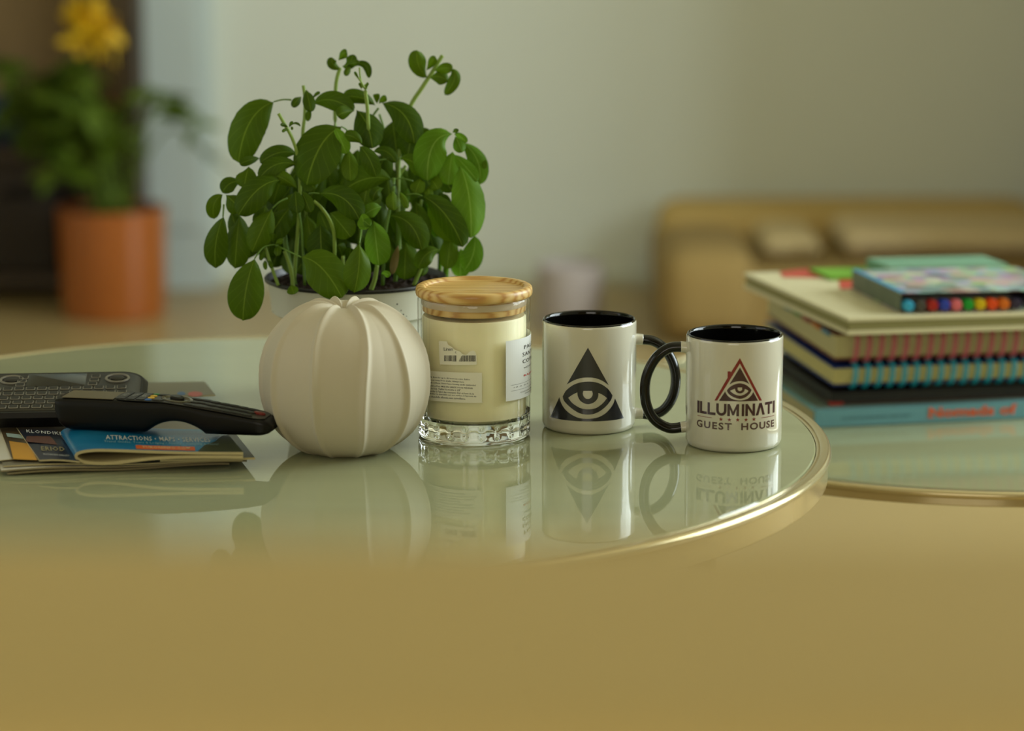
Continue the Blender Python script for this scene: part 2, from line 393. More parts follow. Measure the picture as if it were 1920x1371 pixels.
# ================================================================== RIBBED VASE
VX, VY, VR, VH = -.1405, 2.4565, .0718, .1262
M_vase = mat('matt_white_ceramic', (200, 190, 166), .62, var=.02, scale=60, spec=.35, bump=.04)
rng = random.Random(3)
ridges = [-PI/2+math.radians(d) for d in (-17.5, 20, 54, 92, 128, 165, 201, 236, 271, 305.5)]
wob = [rng.uniform(0, 6) for _ in ridges]
def vase_pt(a, t):
    # t 0..1 from the foot to the mouth
    ang = -PI/2+t*PI
    base = abs(math.cos(ang))**.74; z = VH/2+VH/2*math.copysign(abs(math.sin(ang))**.95, math.sin(ang))
    r = VR*(base*.93+.03*(1-t))
    # distance to the nearest ridge
    best = 9; bi = 0
    for i, q in enumerate(ridges):
        qa = q + .05*math.sin(t*5+wob[i])+.03*math.sin(t*9+wob[i]*2)
        d = (a-qa+PI) % (2*PI)-PI
        if abs(d) < abs(best): best, bi = d, i
    s = abs(best)/(2*PI/10/2)
    wq = .13+.22*max(0, (t-.72)/.28)**1.5+.12*max(0, (.22-t)/.22); ridge = math.exp(-(s/wq)**2)*.044+.036*max(0, 1-s)**1.6-.018
    k = min(1, math.sin(PI*t)**.5*1.2)
    r = max(r, 0)
    r *= 1+ridge*(1.05)
    top_ = max(0, (t-.74)/.26); r += math.exp(-(s/(wq*1.2))**2)*(.0026*top_+.0022*max(0, (.2-t)/.2)); dzz = math.exp(-(s/(wq*1.3))**2)*.0060*top_**1.5
    z += dzz
    if t > .88: r = r*(1-.0)
    return r, z
bm = bmesh.new(); NA, NT = 400, 110; rings = []
for j in range(NT+1):
    t = .10+(.905-.10)*j/NT
    row = []
    for k in range(NA):
        a = 2*PI*k/NA; r, z = vase_pt(a, t)
        row.append(bm.verts.new((VX+r*math.cos(a), VY+r*math.sin(a), z)))
    rings.append(row)
z0 = min(v.co.z for v in rings[0]); z1 = max(v.co.z for v in rings[-1])
for row in rings:
    for v in row: v.co.z = T+(v.co.z-z0)/(z1-z0)*VH
for A, B in zip(rings, rings[1:]):
    for k in range(NA): bm.faces.new((A[k], A[(k+1) % NA], B[(k+1) % NA], B[k]))
bm.faces.new(rings[0][::-1])
# mouth: lip rolls in and down
prev = rings[-1]
for dr_, dz in ((.86, .0010), (.66, .0012), (.44, .0), (.27, -.0022), (.16, -.0055), (.13, -.012), (.13, -.03)):
    row = []
    for v in rings[-1]:
        row.append(bm.verts.new((VX+(v.co.x-VX)*dr_, VY+(v.co.y-VY)*dr_, v.co.z+dz)))
    for k in range(NA): bm.faces.new((prev[k], prev[(k+1) % NA], row[(k+1) % NA], row[k]))
    prev = row
bm.faces.new(prev)
tag(finish(bm, 'ribbed_vase', M_vase, smooth='full'), 'white round ceramic vase ribbed like a gourd, between the remotes and the candle', 'vase')

# ================================================================== CANDLE JAR
KX, KY, KR = -.0325, 2.5160, .0484
candle = empty('candle_jar', (KX, KY, T), 'glass jar candle with pale wooden lid and paper labels, right of the ribbed vase', 'candle')
M_glass = bpy.data.materials.new('clear_glass'); M_glass.use_nodes = True
_n = M_glass.node_tree.nodes; _b = _n['Principled BSDF']; _b.inputs['Transmission Weight'].default_value = 1; _b.inputs['Roughness'].default_value = .0; _b.inputs['IOR'].default_value = 1.48
_nz = _n.new('ShaderNodeTexNoise'); _nz.inputs['Scale'].default_value = 2; _rp = _n.new('ShaderNodeValToRGB')
_rp.color_ramp.elements[0].color = (.97, .985, .975, 1); _rp.color_ramp.elements[1].color = (.99, .995, .99, 1)
M_glass.node_tree.links.new(_nz.outputs[0], _rp.inputs[0]); M_glass.node_tree.links.new(_rp.outputs[0], _b.inputs['Base Color'])
NF = 22
M_thin = bpy.data.materials.new('clear_glass_wall'); M_thin.use_nodes = True; _t = M_thin.node_tree; _tn = _t.nodes; _tn.remove(_tn['Principled BSDF'])
_tr = _tn.new('ShaderNodeBsdfTransparent'); _tr.inputs[0].default_value = (.995, .998, .995, 1); _gl = _tn.new('ShaderNodeBsdfGlossy'); _gl.inputs['Roughness'].default_value = .01
_lw = _tn.new('ShaderNodeLayerWeight'); _lw.inputs[0].default_value = .5; _pw = _tn.new('ShaderNodeMath'); _pw.operation = 'POWER'; _pw.inputs[1].default_value = 5; _fr = _tn.new('ShaderNodeMath'); _fr.operation = 'MULTIPLY_ADD'; _fr.inputs[1].default_value = .8; _fr.inputs[2].default_value = .03; _t.links.new(_lw.outputs['Facing'], _pw.inputs[0]); _t.links.new(_pw.outputs[0], _fr.inputs[0]); _ms = _tn.new('ShaderNodeMixShader')
_t.links.new(_fr.outputs[0], _ms.inputs[0]); _t.links.new(_tr.outputs[0], _ms.inputs[1]); _t.links.new(_gl.outputs[0], _ms.inputs[2]); _t.links.new(_ms.outputs[0], _tn['Material Output'].inputs[0])
def flute(a, r, z):
    d = abs(((a*NF/(2*PI)) % 1)-.5)*2                       # 0 mid facet, 1 at the edge
    return r-(.00060*math.exp(-((1-d)/.16)**2))
def teeth(a, r, z):
    d = abs(((a*NF/(2*PI)) % 1)-.5)*2
    return r-.0018*math.exp(-((1-d)/.28)**2)
GH = .1215
prof_o = [(0, .0006), (.040, .0006), (.0455, 0), (.0478, .0018), (KR, .004), (KR, .0175), (KR, GH-.002), (KR-.0008, GH)]
prof_i = [(KR-.0040, GH), (KR-.0048, GH-.002), (KR-.0050, .019), (KR-.0062, .0165), (KR-.009, .0155), (0, .0150)]
bm = bmesh.new(); n = 22*12
def ringv(r, z, fn):
    if r == 0: return [bm.verts.new((KX, KY, T+z))]
    return [bm.verts.new((KX+fn(2*PI*k/n, r, z)*math.cos(2*PI*k/n), KY+fn(2*PI*k/n, r, z)*math.sin(2*PI*k/n), T+z)) for k in range(n)]
ident = lambda a, r, z: r
rr = [ringv(0, .0006, ident), ringv(.040, .0006, ident), ringv(.0455, 0, ident), ringv(.0478, .0018, ident), ringv(KR, .0042, ident)]
for j in range(1, 8): z = .0042+j*.0017; f = math.sin(PI*min(1, j/7))**1; rr.append(ringv(KR, z, lambda a, r, z, f=f: r-(r-teeth(a, r, z))*f))
rr += [ringv(KR, .018, ident), ringv(KR, .022, flute), ringv(KR, GH-.006, flute), ringv(KR, GH-.002, ident), ringv(KR-.0008, GH, ident), ringv(KR-.0022, GH, ident), ringv(KR-.0028, GH-.002, flute), ringv(KR-.0030, .021, flute), ringv(KR-.0045, .0175, flute), ringv(KR-.010, .0165, ident), ringv(0, .016, ident)]
for A, B in zip(rr, rr[1:]):
    for k in range(n):
        k2 = (k+1) % n
        if len(A) == 1: bm.faces.new((A[0], B[k], B[k2]))
        elif len(B) == 1: bm.faces.new((A[k], B[0], A[k2]))
        else: bm.faces.new((A[k], B[k], B[k2], A[k2]))
for f in bm.faces: f.material_index = 1 if all(v.co.z > T+.0185 for v in f.verts) else 0
jar = finish(bm, 'glass_jar', [M_glass, M_thin], candle, smooth=True); jar['label'] = 'clear fluted glass with thick base'
M_wax = mat('cream_wax', (252, 244, 200), .5, var=.02, sss=.15)
WR = KR-.0041
finish(lathe([(0, .0172), (WR-.004, .0172), (WR, .0205), (WR, .104), (WR-.001, .1055), (WR-.004, .1052), (0, .105)], 96, (KX, KY, T)), 'wax', M_wax, candle)
bm = bmesh.new(); tube(bm, [(KX, KY, T+.1045), (KX+.001, KY, T+.112)], .0012, 8); finish(bm, 'wick', mat('wick_black', (30, 24, 18), .9), candle)
M_pine = rampmat('pine_wood', [(0, (184, 134, 66)), (.3, (206, 164, 92)), (.6, (214, 176, 106)), (1, (222, 188, 120))], scale=5, dist=5, rough=.42, stretch=(1.5, 8, 20), detail=2, direction='Y', coat=.15)
LR = .0500; lz = T+GH+.0002
finish(lathe([(0, lz-.0125), (KR-.0048, lz-.0125), (KR-.0042, lz-.012), (KR-.0042, lz), (LR-.0022, lz), (LR-.0005, lz+.0012), (LR, lz+.0028), (LR, lz+.0062), (LR-.0008, lz+.0082), (LR-.0025, lz+.0092), (LR-.0060, lz+.0092),
              (LR-.0076, lz+.0084), (LR-.0086, lz+.0066), (LR-.0105, lz+.0060), (0, lz+.0058)], 128, (KX, KY, 0)), 'wooden_lid', M_pine, candle)['label'] = 'pale pine lid with a dished top'
finish(lathe([(KR-.0046, lz-.0015), (KR-.0036, lz-.0015), (KR-.0033, lz-.0045), (KR-.0036, lz-.007), (KR-.0046, lz-.007)], 96, (KX, KY, 0)), 'seal_ring', mat('clear_seal', (196, 178, 150), .2), candle)
kc = (KX, KY); KS = 6.854
def kdecal(loops, oy, name, m, r=.00025, step=26):
    bm = strips(loops_bm(loops), step)
    return decal(bm, name, m, candle, lambda x, y: PCYL(760+x/KS, oy+y/KS, KX, KY, KR+r))
M_paper = mat('label_paper', (242, 240, 224), .55, var=.02)
M_paperw = mat('label_paper_white', (232, 234, 232), .5, var=.01)
M_ink = mat('black_ink', (26, 25, 26), .6)
kdecal([sm([(430, 975), (440, 958), (535, 962)], [(535, 962), (552, 1005), (600, 1035), (640, 1072), (700, 1090), (735, 1125), (785, 1132), (830, 1092), (878, 1082), (905, 1110), (915, 1150)], [(915, 1150), (916, 1235), (900, 1262), (700, 1266), (475, 1258), (443, 1235), (430, 975)])], 500, 'barcode_label', M_paper)['label'] = 'torn paper barcode label'
bars = []; x = 500; rb = random.Random(5)
while x < 905:
    wdt = rb.choice((4, 5, 8, 11))
    if not (648 < x < 690): bars.append(rect(x, x+wdt, 1142 if x < 655 or x > 722 else 1216-(x-684)*1.9, 1216+ (4 if x > 600 else 0)))
    x += wdt+rb.choice((4, 5, 7))
kdecal(bars, 500, 'barcode', M_ink, .0004)
b1 = fitbm(text_bm('Linen', 0, .9), 495, 610, -1082, -1040); b2 = fitbm(text_bm('c'), 640, 655, -1115, -1092)
bm = join([b1, b2]); decal(strips(bm, 26), 'handwriting', M_ink, candle, lambda x, y: PCYL(760+x/KS, 500-y/KS, KX, KY, KR+.0004))
kdecal([sm([(180, 205), (330, 243), (640, 262), (975, 268)], [(975, 268), (984, 300), (984, 640)], [(984, 640), (975, 655), (700, 652), (330, 625), (180, 590)])], 660, 'warning_label', M_paper)['label'] = 'cream paper label with small print'
lines = ['CAUTION: Burn for up to (4) hours at a time. Before', 'lighting. Keep away from drafts. Always burn', 'on heat safe surfaces. Never leave burning candle unattended', 'or near children/Pets. MISE EN GARDE: POUR PRÉVENIR', 'heures à la fois. Tailler la mèche à 1/8"', "le feu. Garder à l'abri des courants d'air et hors de la", "enfants. Brûler la chandelle sur une surface à l'épreuve du", 'laisser la chandelle allumée sans surveillance.']
ends = [832, 752, 902, 868, 710, 880, 910, 775]; bms = []
for i, (tx, ex) in enumerate(zip(lines, ends)):
    b = text_bm(tx, .008, res=1); wv_ = (ex-215); y = 303+i*35.5
    b = fitbm(b, 215, ex, 0, 25)
    for v in b.verts:
        px = v.co.x; v.co.y = y+ (px-215)/700*62*(1-.25*(px-215)/700) + 25-v.co.y
    bms.append(b)
decal(strips(join(bms), 30), 'small_print', M_ink, candle, lambda x, y: PCYL(760+x/KS, 660+y/KS, KX, KY, KR+.0004))
# big white label on the right of the jar
def klab(a, z, r=.0003): a = math.radians(a); return Vector((KX+(KR+r)*math.sin(a), KY-(KR+r)*math.cos(a), T+z))
zA, zB = .0895, .0375
bm = strips(loops_bm([rect(34, 116, zB*1000, zA*1000)]), 3); decal(bm, 'front_label', M_paperw, candle, lambda x, y: klab(x, y/1000, .0005))['label'] = 'large white front label'
def ktext(tx, a0, a1, z0, z1, m, bold=0, space=1.0):
    b = fitbm(text_bm(tx, bold, space), a0, a1, z0*1000, z1*1000); decal(strips(b, 3), 'label_text', m, candle, lambda x, y: klab(x, y/1000, .0008))
ktext('PALO', 61, 89, .0795, .0828, M_ink, 0, 1.2); ktext('SANTO', 58, 92, .0735, .0768, M_ink, 0, 1.2); ktext('COPAL', 58, 92, .0675, .0708, M_ink, 0, 1.2)
ktext('NOTE CP', 61, 88, .0627, .0640, M_ink); ktext('BAJIO', 60, 88, .0555, .0575, mat('red_ink', (206, 60, 50), .6), .02, 1.3)
ktext('10.0 OZ  |  285 G', 44, 104, .0478, .0490, M_ink, 0, 1.3)
ktext('CONTAINS NATURAL', 54, 96, .0425, .0435, M_ink); ktext('WAX BLEND', 62, 88, .0405, .0414, M_ink)
for z in (.0508, .0458): decal(strips(loops_bm([rect(40, 110, z*1000-.08, z*1000+.08)]), 3), 'rule_line', M_ink, candle, lambda x, y: klab(x, y/1000, .0008))

# ================================================================== POTTED BASIL
BX, BY, BR = -.1420, 2.675, .0815
RIMZ = PY(665, 517, BY).z
basil = empty('potted_basil', (BX, BY, T), 'bushy green basil in a white plastic pot behind the vase and candle', 'potted plant')
M_pot = mat('white_pot_plastic', (206, 204, 186), .45, var=.02)
# white pot with sprinkled soil specks
_nt = M_pot.node_tree; _N = _nt.nodes; _L = _nt.links
_v = _N.new('ShaderNodeTexVoronoi'); _v.inputs['Scale'].default_value = 260; _tc = _N.new('ShaderNodeTexCoord'); _L.new(_tc.outputs['Object'], _v.inputs[0])
_n1 = _N.new('ShaderNodeTexNoise'); _n1.inputs['Scale'].default_value = 40; _L.new(_tc.outputs['Object'], _n1.inputs[0])
_m1 = _N.new('ShaderNodeMath'); _m1.operation = 'LESS_THAN'; _m1.inputs[1].default_value = .22; _L.new(_v.outputs['Distance'], _m1.inputs[0])
_m2 = _N.new('ShaderNodeMath'); _m2.operation = 'GREATER_THAN'; _m2.inputs[1].default_value = .60; _L.new(_n1.outputs[0], _m2.inputs[0])
_m3 = _N.new('ShaderNodeMath'); _m3.operation = 'MULTIPLY'; _L.new(_m1.outputs[0], _m3.inputs[0]); _L.new(_m2.outputs[0], _m3.inputs[1])
_mx = _N.new('ShaderNodeMix'); _mx.data_type = 'RGBA'; _mx.inputs[6].default_value = (*lin((206, 204, 186)), 1); _mx.inputs[7].default_value = (*lin((40, 30, 20)), 1)
_L.new(_m3.outputs[0], _mx.inputs[0]); _L.new(_mx.outputs[2], _N['Principled BSDF'].inputs['Base Color'])
z = RIMZ
finish(lathe([(0, T+.001), (.054, T+.001), (.055, T+.004), (.0675, z-.036), (.0690, z-.0335), (.0745, z-.0325), (.0765, z-.031), (.0790, z-.006), (BR-.001, z-.0035)], 96, (BX, BY, 0)), 'pot', M_pot, basil)['label'] = 'white speckled plastic pot'
M_blackpl = mat('black_plastic_rim', (22, 20, 18), .4)
finish(lathe([(BR-.001, z-.0038), (BR+.0008, z-.0030), (BR+.0012, z-.0012), (BR+.0004, z), (BR-.0012, z), (BR-.0022, z-.002), (BR-.009, z-.03)], 96, (BX, BY, 0)), 'pot_rim', M_blackpl, basil)['label'] = 'thin black pot rim'
bm = bmesh.new(); rs = random.Random(11); SR = BR-.004
rows = []
for j in range(0, 27):
    r = SR*j/26; n = 1 if j == 0 else 110
    rows.append([bm.verts.new((BX+r*math.cos(2*PI*k/n), BY+r*math.sin(2*PI*k/n), z-.006+rs.uniform(-.0022, .0028)*(1 if j < 26 else 0)+.003*math.exp(-((r*math.cos(2*PI*k/n)-.05)**2+(r*math.sin(2*PI*k/n))**2)/.0008))) for k in range(n)])
for A, B in zip(rows, rows[1:]):
    for k in range(110):
        if len(A) == 1: bm.faces.new((A[0], B[k], B[(k+1) % 110]))
        else: bm.faces.new((A[k], B[k], B[(k+1) % 110], A[(k+1) % 110]))
so = finish(bm, 'potting_soil', mat('potting_soil', (44, 30, 20), .95, var=.5, scale=300), basil, smooth=False); so['kind'] = 'stuff'

def leaf_material(name, deep, pale, vein, trans):
    m = bpy.data.materials.new(name); m.use_nodes = True; nt = m.node_tree; N = nt.nodes; L = nt.links; b = N['Principled BSDF']
    uv = N.new('ShaderNodeUVMap'); sx = N.new('ShaderNodeSeparateXYZ'); L.new(uv.outputs[0], sx.inputs[0])
    def M(op, a, bb=None):
        n_ = N.new('ShaderNodeMath'); n_.operation = op
        for i, q in enumerate((a, bb)):
            if q is None: continue
            if isinstance(q, (int, float)): n_.inputs[i].default_value = q
            else: L.new(q, n_.inputs[i])
        return n_.outputs[0]
    au = M('ABSOLUTE', M('SUBTRACT', sx.outputs[0], .5))
    mid = M('LESS_THAN', au, .018)
    ph = M('FRACT', M('MULTIPLY', M('SUBTRACT', sx.outputs[1], M('MULTIPLY', M('POWER', au, .8), .62)), 6.5))
    lat = M('LESS_THAN', ph, .07)
    vm = M('MULTIPLY', M('MAXIMUM', mid, M('MULTIPLY', lat, .35)), .75)
    oi = N.new('ShaderNodeObjectInfo'); nz = N.new('ShaderNodeTexNoise'); nz.inputs['Scale'].default_value = 28; tc = N.new('ShaderNodeTexCoord'); L.new(tc.outputs['Object'], nz.inputs[0])
    t = M('ADD', M('MULTIPLY', oi.outputs['Random'], .6), M('MULTIPLY', nz.outputs[0], .5))
    mx = N.new('ShaderNodeMix'); mx.data_type = 'RGBA'; mx.inputs[6].default_value = (*lin(deep), 1); mx.inputs[7].default_value = (*lin(pale), 1); L.new(t, mx.inputs[0])
    m2_ = N.new('ShaderNodeMix'); m2_.data_type = 'RGBA'; m2_.inputs[7].default_value = (*lin(vein), 1); L.new(mx.outputs[2], m2_.inputs[6]); L.new(vm, m2_.inputs[0])
    L.new(m2_.outputs[2], b.inputs['Base Color']); b.inputs['Roughness'].default_value = .5; b.inputs['Specular IOR Level'].default_value = .16
    tr = N.new('ShaderNodeBsdfTranslucent'); L.new(m2_.outputs[2], tr.inputs[0]); ms = N.new('ShaderNodeMixShader'); ms.inputs[0].default_value = trans
    L.new(b.outputs[0], ms.inputs[1]); L.new(tr.outputs[0], ms.inputs[2]); L.new(ms.outputs[0], N['Material Output'].inputs[0])
    return m
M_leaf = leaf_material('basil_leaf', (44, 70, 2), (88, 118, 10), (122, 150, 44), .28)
M_leafb = leaf_material('basil_leaf_fresh', (72, 112, 12), (112, 156, 34), (146, 182, 76), .38)
M_stem = mat('basil_stem', (128, 156, 58), .5, var=.12, sss=.0)
M_petiole = mat('basil_petiole', (92, 128, 36), .5, var=.1)

ZX, ZY, ZS = 370, 80, 3.427
def ZP(zx, zy, d):                 # d in cm behind (+) or before (-) the middle of the pot
    return PY(ZX+zx/ZS, ZY+zy/ZS, BY+d/100)
def leaf(base, tip, width, d0, d1=None, ctrl=None, m=None, roll=0, cup=.22, petiole=None, parent=None):
    cup = cup*R_.uniform(.6, 2.2)
    """base, tip, ctrl in the zoomed photograph's units; width likewise; d0,d1 depth in cm of the base and tip"""
    if d1 is None: d1 = d0-1.2
    A, Cc = ZP(*base, d0), ZP(*tip, d1)
    if ctrl: B = ZP(*ctrl, (d0+d1)/2-.5)
    else:
        side = Vector((tip[1]-base[1], 0, 0)); B = (A+Cc)/2+Vector((0, -.005, .003))
    W_ = width/ZS*((BY)/F_PX)/1.0
    NL, NW = 18, 8
    bm = bmesh.new(); uvl = bm.loops.layers.uv.new('uv'); g = []; view = Vector((0, -1, .18)).normalized()
    rl = R_.uniform(-.25, .25)+roll; ph = R_.uniform(0, 6)
    for i in range(NL+1):
        t = 1-(1-i/NL)**1.35
        p = A*(1-t)**2+B*2*t*(1-t)+Cc*t*t
        tg = ((B-A)*(1-t)+(Cc-B)*t).normalized()
        sd = tg.cross(view)
        if sd.length < .05: sd = Vector((1, 0, 0))
        sd.normalize(); nn = sd.cross(tg).normalized()
        if nn.dot(view) < 0: nn = -nn
        sd2 = (sd*math.cos(rl)+nn*math.sin(rl)); nn2 = (nn*math.cos(rl)-sd*math.sin(rl))
        wd = W_/2*((max(t, 1e-4)**.78*(1-t)**.48)/(.619**.78*.381**.48)*.97+.02)
        if i == NL: wd = W_*.02
        row = []
        for j in range(NW+1):
            s = (j/NW-.5)*2
            h = -cup*W_*(abs(s)**1.6)*.5 + W_*.042*math.sin((t-abs(s)*.28)*6.5*2*PI+0)*abs(s)*(1-abs(s)*.5)*math.sin(PI*t) + W_*.05*math.sin(t*7+s*1.5+ph)*abs(s)
            if abs(s) < .01: h -= W_*.018
            row.append((bm.verts.new(p+sd2*wd*s+nn2*h), (j/NW, t)))
        g.append(row)
    for i in range(NL):
        for j in range(NW):
            q = (g[i][j], g[i][j+1], g[i+1][j+1], g[i+1][j])
            f = bm.faces.new([x[0] for x in q])
            for lp, x in zip(f.loops, q): lp[uvl].uv = x[1]
    o = finish(bm, 'leaf', m or M_leaf, parent or basil, smooth='full')
    if petiole:
        pb = bmesh.new(); P = [ZP(*q, dd) for q, dd in petiole]+[A]
        tube(pb, catmull(P, 5), lambda t: .00085-.0002*t, 6); finish(pb, 'petiole', M_petiole, basil, smooth='full')
    return o
def stem(pts, wz, d, m=None, taper=.85):
    dd = d if isinstance(d, (list, tuple)) else [d]*len(pts)
    P = [ZP(x, y, q) for (x, y), q in zip(pts, dd)]
    r = wz/ZS*BY/F_PX/2
    bm = bmesh.new(); tube(bm, catmull(P, 6), lambda t: r*(taper+(1-taper)*t), 8); finish(bm, 'stem', m or M_stem, basil, smooth='full')
F = M_leafb
# ---- stems
stem([(522, 455), (558, 520), (612, 620), (650, 760), (660, 950), (650, 1150), (620, 1540)], 25, [-4.5, -4.5, -4.3, -4, -3.8, -3.5, -3])
stem([(681, 275), (692, 360), (690, 470), (677, 640), (700, 1100), (720, 1560)], 25, [-1, -1, -1, -1, 0, 0])
stem([(918, 160), (897, 230), (888, 320), (886, 540), (900, 900), (940, 1400), (945, 1560)], 28, [2, 2, 2, 2, 2, 0, -2])
stem([(1088, 268), (1080, 310), (1095, 450), (1098, 680), (1070, 1000), (1010, 1560)], 27, [-2, -2, -2, -2, -1, 0])
stem([(1012, 200), (1045, 240), (1072, 290)], 14, -2.2); stem([(1042, 160), (1046, 215), (1062, 290)], 12, -2.1)
stem([(1575, 82), (1545, 130), (1500, 205), (1450, 280), (1358, 435), (1300, 700), (1290, 1100), (1310, 1560)], 30, [3, 3, 3, 3, 3, 2, 1, 0])
stem([(748, 1018), (800, 1065), (850, 1140), (878, 1230), (880, 1400), (865, 1560)], 26, [-6.5, -6.2, -5.8, -5.4, -5, -4])
stem([(1460, 1000), (1500, 1120), (1480, 1240), (1450, 1380), (1420, 1560)], 32, [1, 1, 1, 1, 1], F)
stem([(1262, 868), (1260, 960), (1230, 1100), (1205, 1250), (1190, 1560)], 24, -3, M_petiole)
stem([(1275, 770), (1280, 860), (1260, 1000)], 20, 3); stem([(1165, 420), (1120, 490), (1080, 640)], 16, 1, M_petiole)
stem([(1170, 460), (1200, 560), (1215, 640), (1240, 760)], 16, 4, M_leafb)
stem([(600, 1100), (560, 1240), (625, 1560)], 36, [-2, -2, -2], M_petiole); stem([(430, 1290), (470, 1420), (520, 1560)], 22, -5)
stem([(650, 1080), (672, 1230), (690, 1560)], 18, -4, M_petiole); stem([(1155, 1430), (1140, 1520), (1115, 1590)], 32, -5.5)
stem([(560, 1340), (600, 1450), (615, 1570)], 28, -4.5); stem([(1590, 1200), (1600, 1400), (1590, 1530)], 42, 3, F); stem([(1545, 1100), (1560, 1300), (1555, 1520)], 30, 4, F)
stem([(1440, 1010), (1425, 1100)], 22, 0); stem([(1340, 1030), (1300, 1180), (1270, 1560)], 30, [-2, -2, -1], M_petiole); stem([(935, 1370), (935, 1560)], 26, -5)
stem([(1340, 790), (1290, 860)], 22, 2); stem([(880, 1400), (940, 1200)], 16, 3, M_petiole); stem([(1390, 1560), (1440, 1440)], 30, -3)
# ---- dark filling behind (the inner leaves)
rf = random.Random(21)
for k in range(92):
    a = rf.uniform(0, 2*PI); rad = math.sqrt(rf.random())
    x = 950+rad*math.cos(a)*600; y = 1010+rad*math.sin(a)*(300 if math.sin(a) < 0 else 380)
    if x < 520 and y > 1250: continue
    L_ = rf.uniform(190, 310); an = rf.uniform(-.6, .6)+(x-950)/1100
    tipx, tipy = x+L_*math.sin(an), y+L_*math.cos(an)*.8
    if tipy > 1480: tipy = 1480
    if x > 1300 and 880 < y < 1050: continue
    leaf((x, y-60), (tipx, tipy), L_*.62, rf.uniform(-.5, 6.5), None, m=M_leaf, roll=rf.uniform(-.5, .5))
# ---- the leaves that show
leaf((490, 380), (262, 772), 250, -1, -2, (300, 440), petiole=[((605, 368), -1), ((550, 366), -1)])
leaf((745, 395), (1005, 440), 130, -1, -2, (850, 320)); leaf((670, 345), (612, 415), 55, -1.3); leaf((700, 300), (732, 445), 82, -1.5); leaf((720, 420), (708, 505), 42, -1); leaf((738, 362), (788, 320), 22, -1)
leaf((1145, 405), (938, 352), 100, 1, 0, (1040, 325)); leaf((1155, 395), (1150, 332), 45, 1); leaf((1165, 395), (1215, 355), 45, .5)
leaf((1185, 385), (1395, 650), 185, 0, -1.5, (1375, 420)); leaf((1010, 440), (898, 470), 90, -2); leaf((1020, 430), (1125, 680), 190, -1, -2.5, (1110, 500))
leaf((925, 540), (700, 915), 300, -3.5, -5, (770, 600), petiole=[((968, 572), -3), ((950, 552), -3.2)]); leaf((885, 548), (958, 715), 100, -3.8, -4, m=F)
leaf((1060, 655), (943, 595), 78, -4, -4.3, (1010, 590)); leaf((1042, 665), (1150, 865), 115, -4, -4.5, (1110, 720)); leaf((975, 685), (985, 890), 110, -3.5); leaf((1130, 700), (1278, 770), 80, -2, -3, (1220, 660))
leaf((1255, 500), (1290, 770), 210, 3, 2); leaf((1400, 515), (1350, 730), 190, 2.5, 1.5); leaf((1430, 540), (1500, 700), 130, 3.5); leaf((1300, 560), (1420, 760), 160, 3.5)
leaf((1300, 745), (1462, 865), 120, -1, -2, (1410, 745), petiole=[((1160, 757), -2), ((1230, 748), -1.6)])
leaf((1640, 588), (1478, 890), 215, -1, -2.5, (1470, 580), m=F); leaf((1655, 600), (1702, 706), 82, -1.8, m=F); leaf((1650, 585), (1732, 642), 50, -1.2, m=F); leaf((1640, 580), (1670, 578), 40, -1.3)
leaf((1700, 640), (1815, 915), 130, .5, 0, (1840, 730), m=F); leaf((1825, 735), (1848, 812), 42, 1); leaf((1690, 790), (1760, 1255), 228, -2, -3.5, (1770, 960), m=F, roll=.2)
leaf((1640, 700), (1610, 915), 130, -.5, m=F); leaf((1650, 720), (1800, 890), 100, -1, m=F); leaf((1445, 985), (1705, 1315), 165, -3.5, -4.5, (1610, 1060), petiole=[((1345, 978), -3), ((1400, 972), -3.3)])
leaf((1780, 1240), (1715, 1465), 150, -1, -1.5, (1800, 1360), m=F); leaf((1635, 1220), (1605, 1456), 125, -.5); leaf((1690, 1320), (1690, 1510), 140, 2, m=F)
leaf((1440, 868), (1400, 972), 98, -2); leaf((1490, 870), (1548, 945), 100, -1.5); leaf((1485, 920), (1490, 1000), 62, -2); leaf((1550, 840), (1640, 960), 120, 0); leaf((1560, 960), (1590, 1090), 110, 0); leaf((1350, 930), (1340, 1030), 50, 1, m=F)
leaf((1248, 882), (935, 955), 185, -2.5, -4, (1090, 830), petiole=[((1385, 890), -1.5), ((1310, 872), -2)]); leaf((1110, 850), (1060, 1085), 210, -2.6, -3.6)
leaf((1200, 935), (1128, 1022), 70, -4.5, -5, (1130, 940)); leaf((1255, 950), (1262, 1078), 92, -5); leaf((1298, 955), (1352, 1065), 48, -4.8)
leaf((785, 970), (1042, 1142), 165, -6, -6.8, (960, 945), petiole=[((720, 970), -5), ((750, 966), -5.6)]); leaf((850, 1090), (985, 1250), 170, -4.5); leaf((780, 1080), (850, 1240), 130, -3)
leaf((642, 938), (512, 858), 92, -5, -5.4, (560, 870)); leaf((628, 950), (640, 1098), 105, -6); leaf((668, 955), (728, 1092), 85, -5.8); leaf((660, 860), (760, 940), 110, -3.5)
leaf((535, 885), (262, 1112), 190, -5.5, -6.5, (390, 880)); leaf((640, 785), (398, 872), 112, -4.5, -5.5, (500, 735)); leaf((640, 715), (402, 772), 110, -3, -4, (530, 670)); leaf((402, 745), (272, 782), 62, -3)
leaf((330, 795), (300, 935), 140, -4); leaf((275, 895), (160, 965), 105, -4, -4.5, (200, 880)); leaf((162, 975), (108, 1135), 98, -5, -5, (80, 1020)); leaf((180, 975), (285, 1085), 130, -5)
leaf((165, 1120), (118, 1452), 158, -6, -6, (95, 1290), petiole=[((170, 1040), -5.5)]); leaf((270, 1110), (240, 1454), 175, -5, -5.6); leaf((215, 1080), (265, 1260), 120, -4); leaf((482, 1065), (350, 1348), 160, -5.8, -6.4, (420, 1180), petiole=[((578, 1000), -5), ((525, 1025), -5.5)])
leaf((600, 1050), (455, 1265), 165, -3); leaf((440, 1040), (420, 1200), 140, -3)
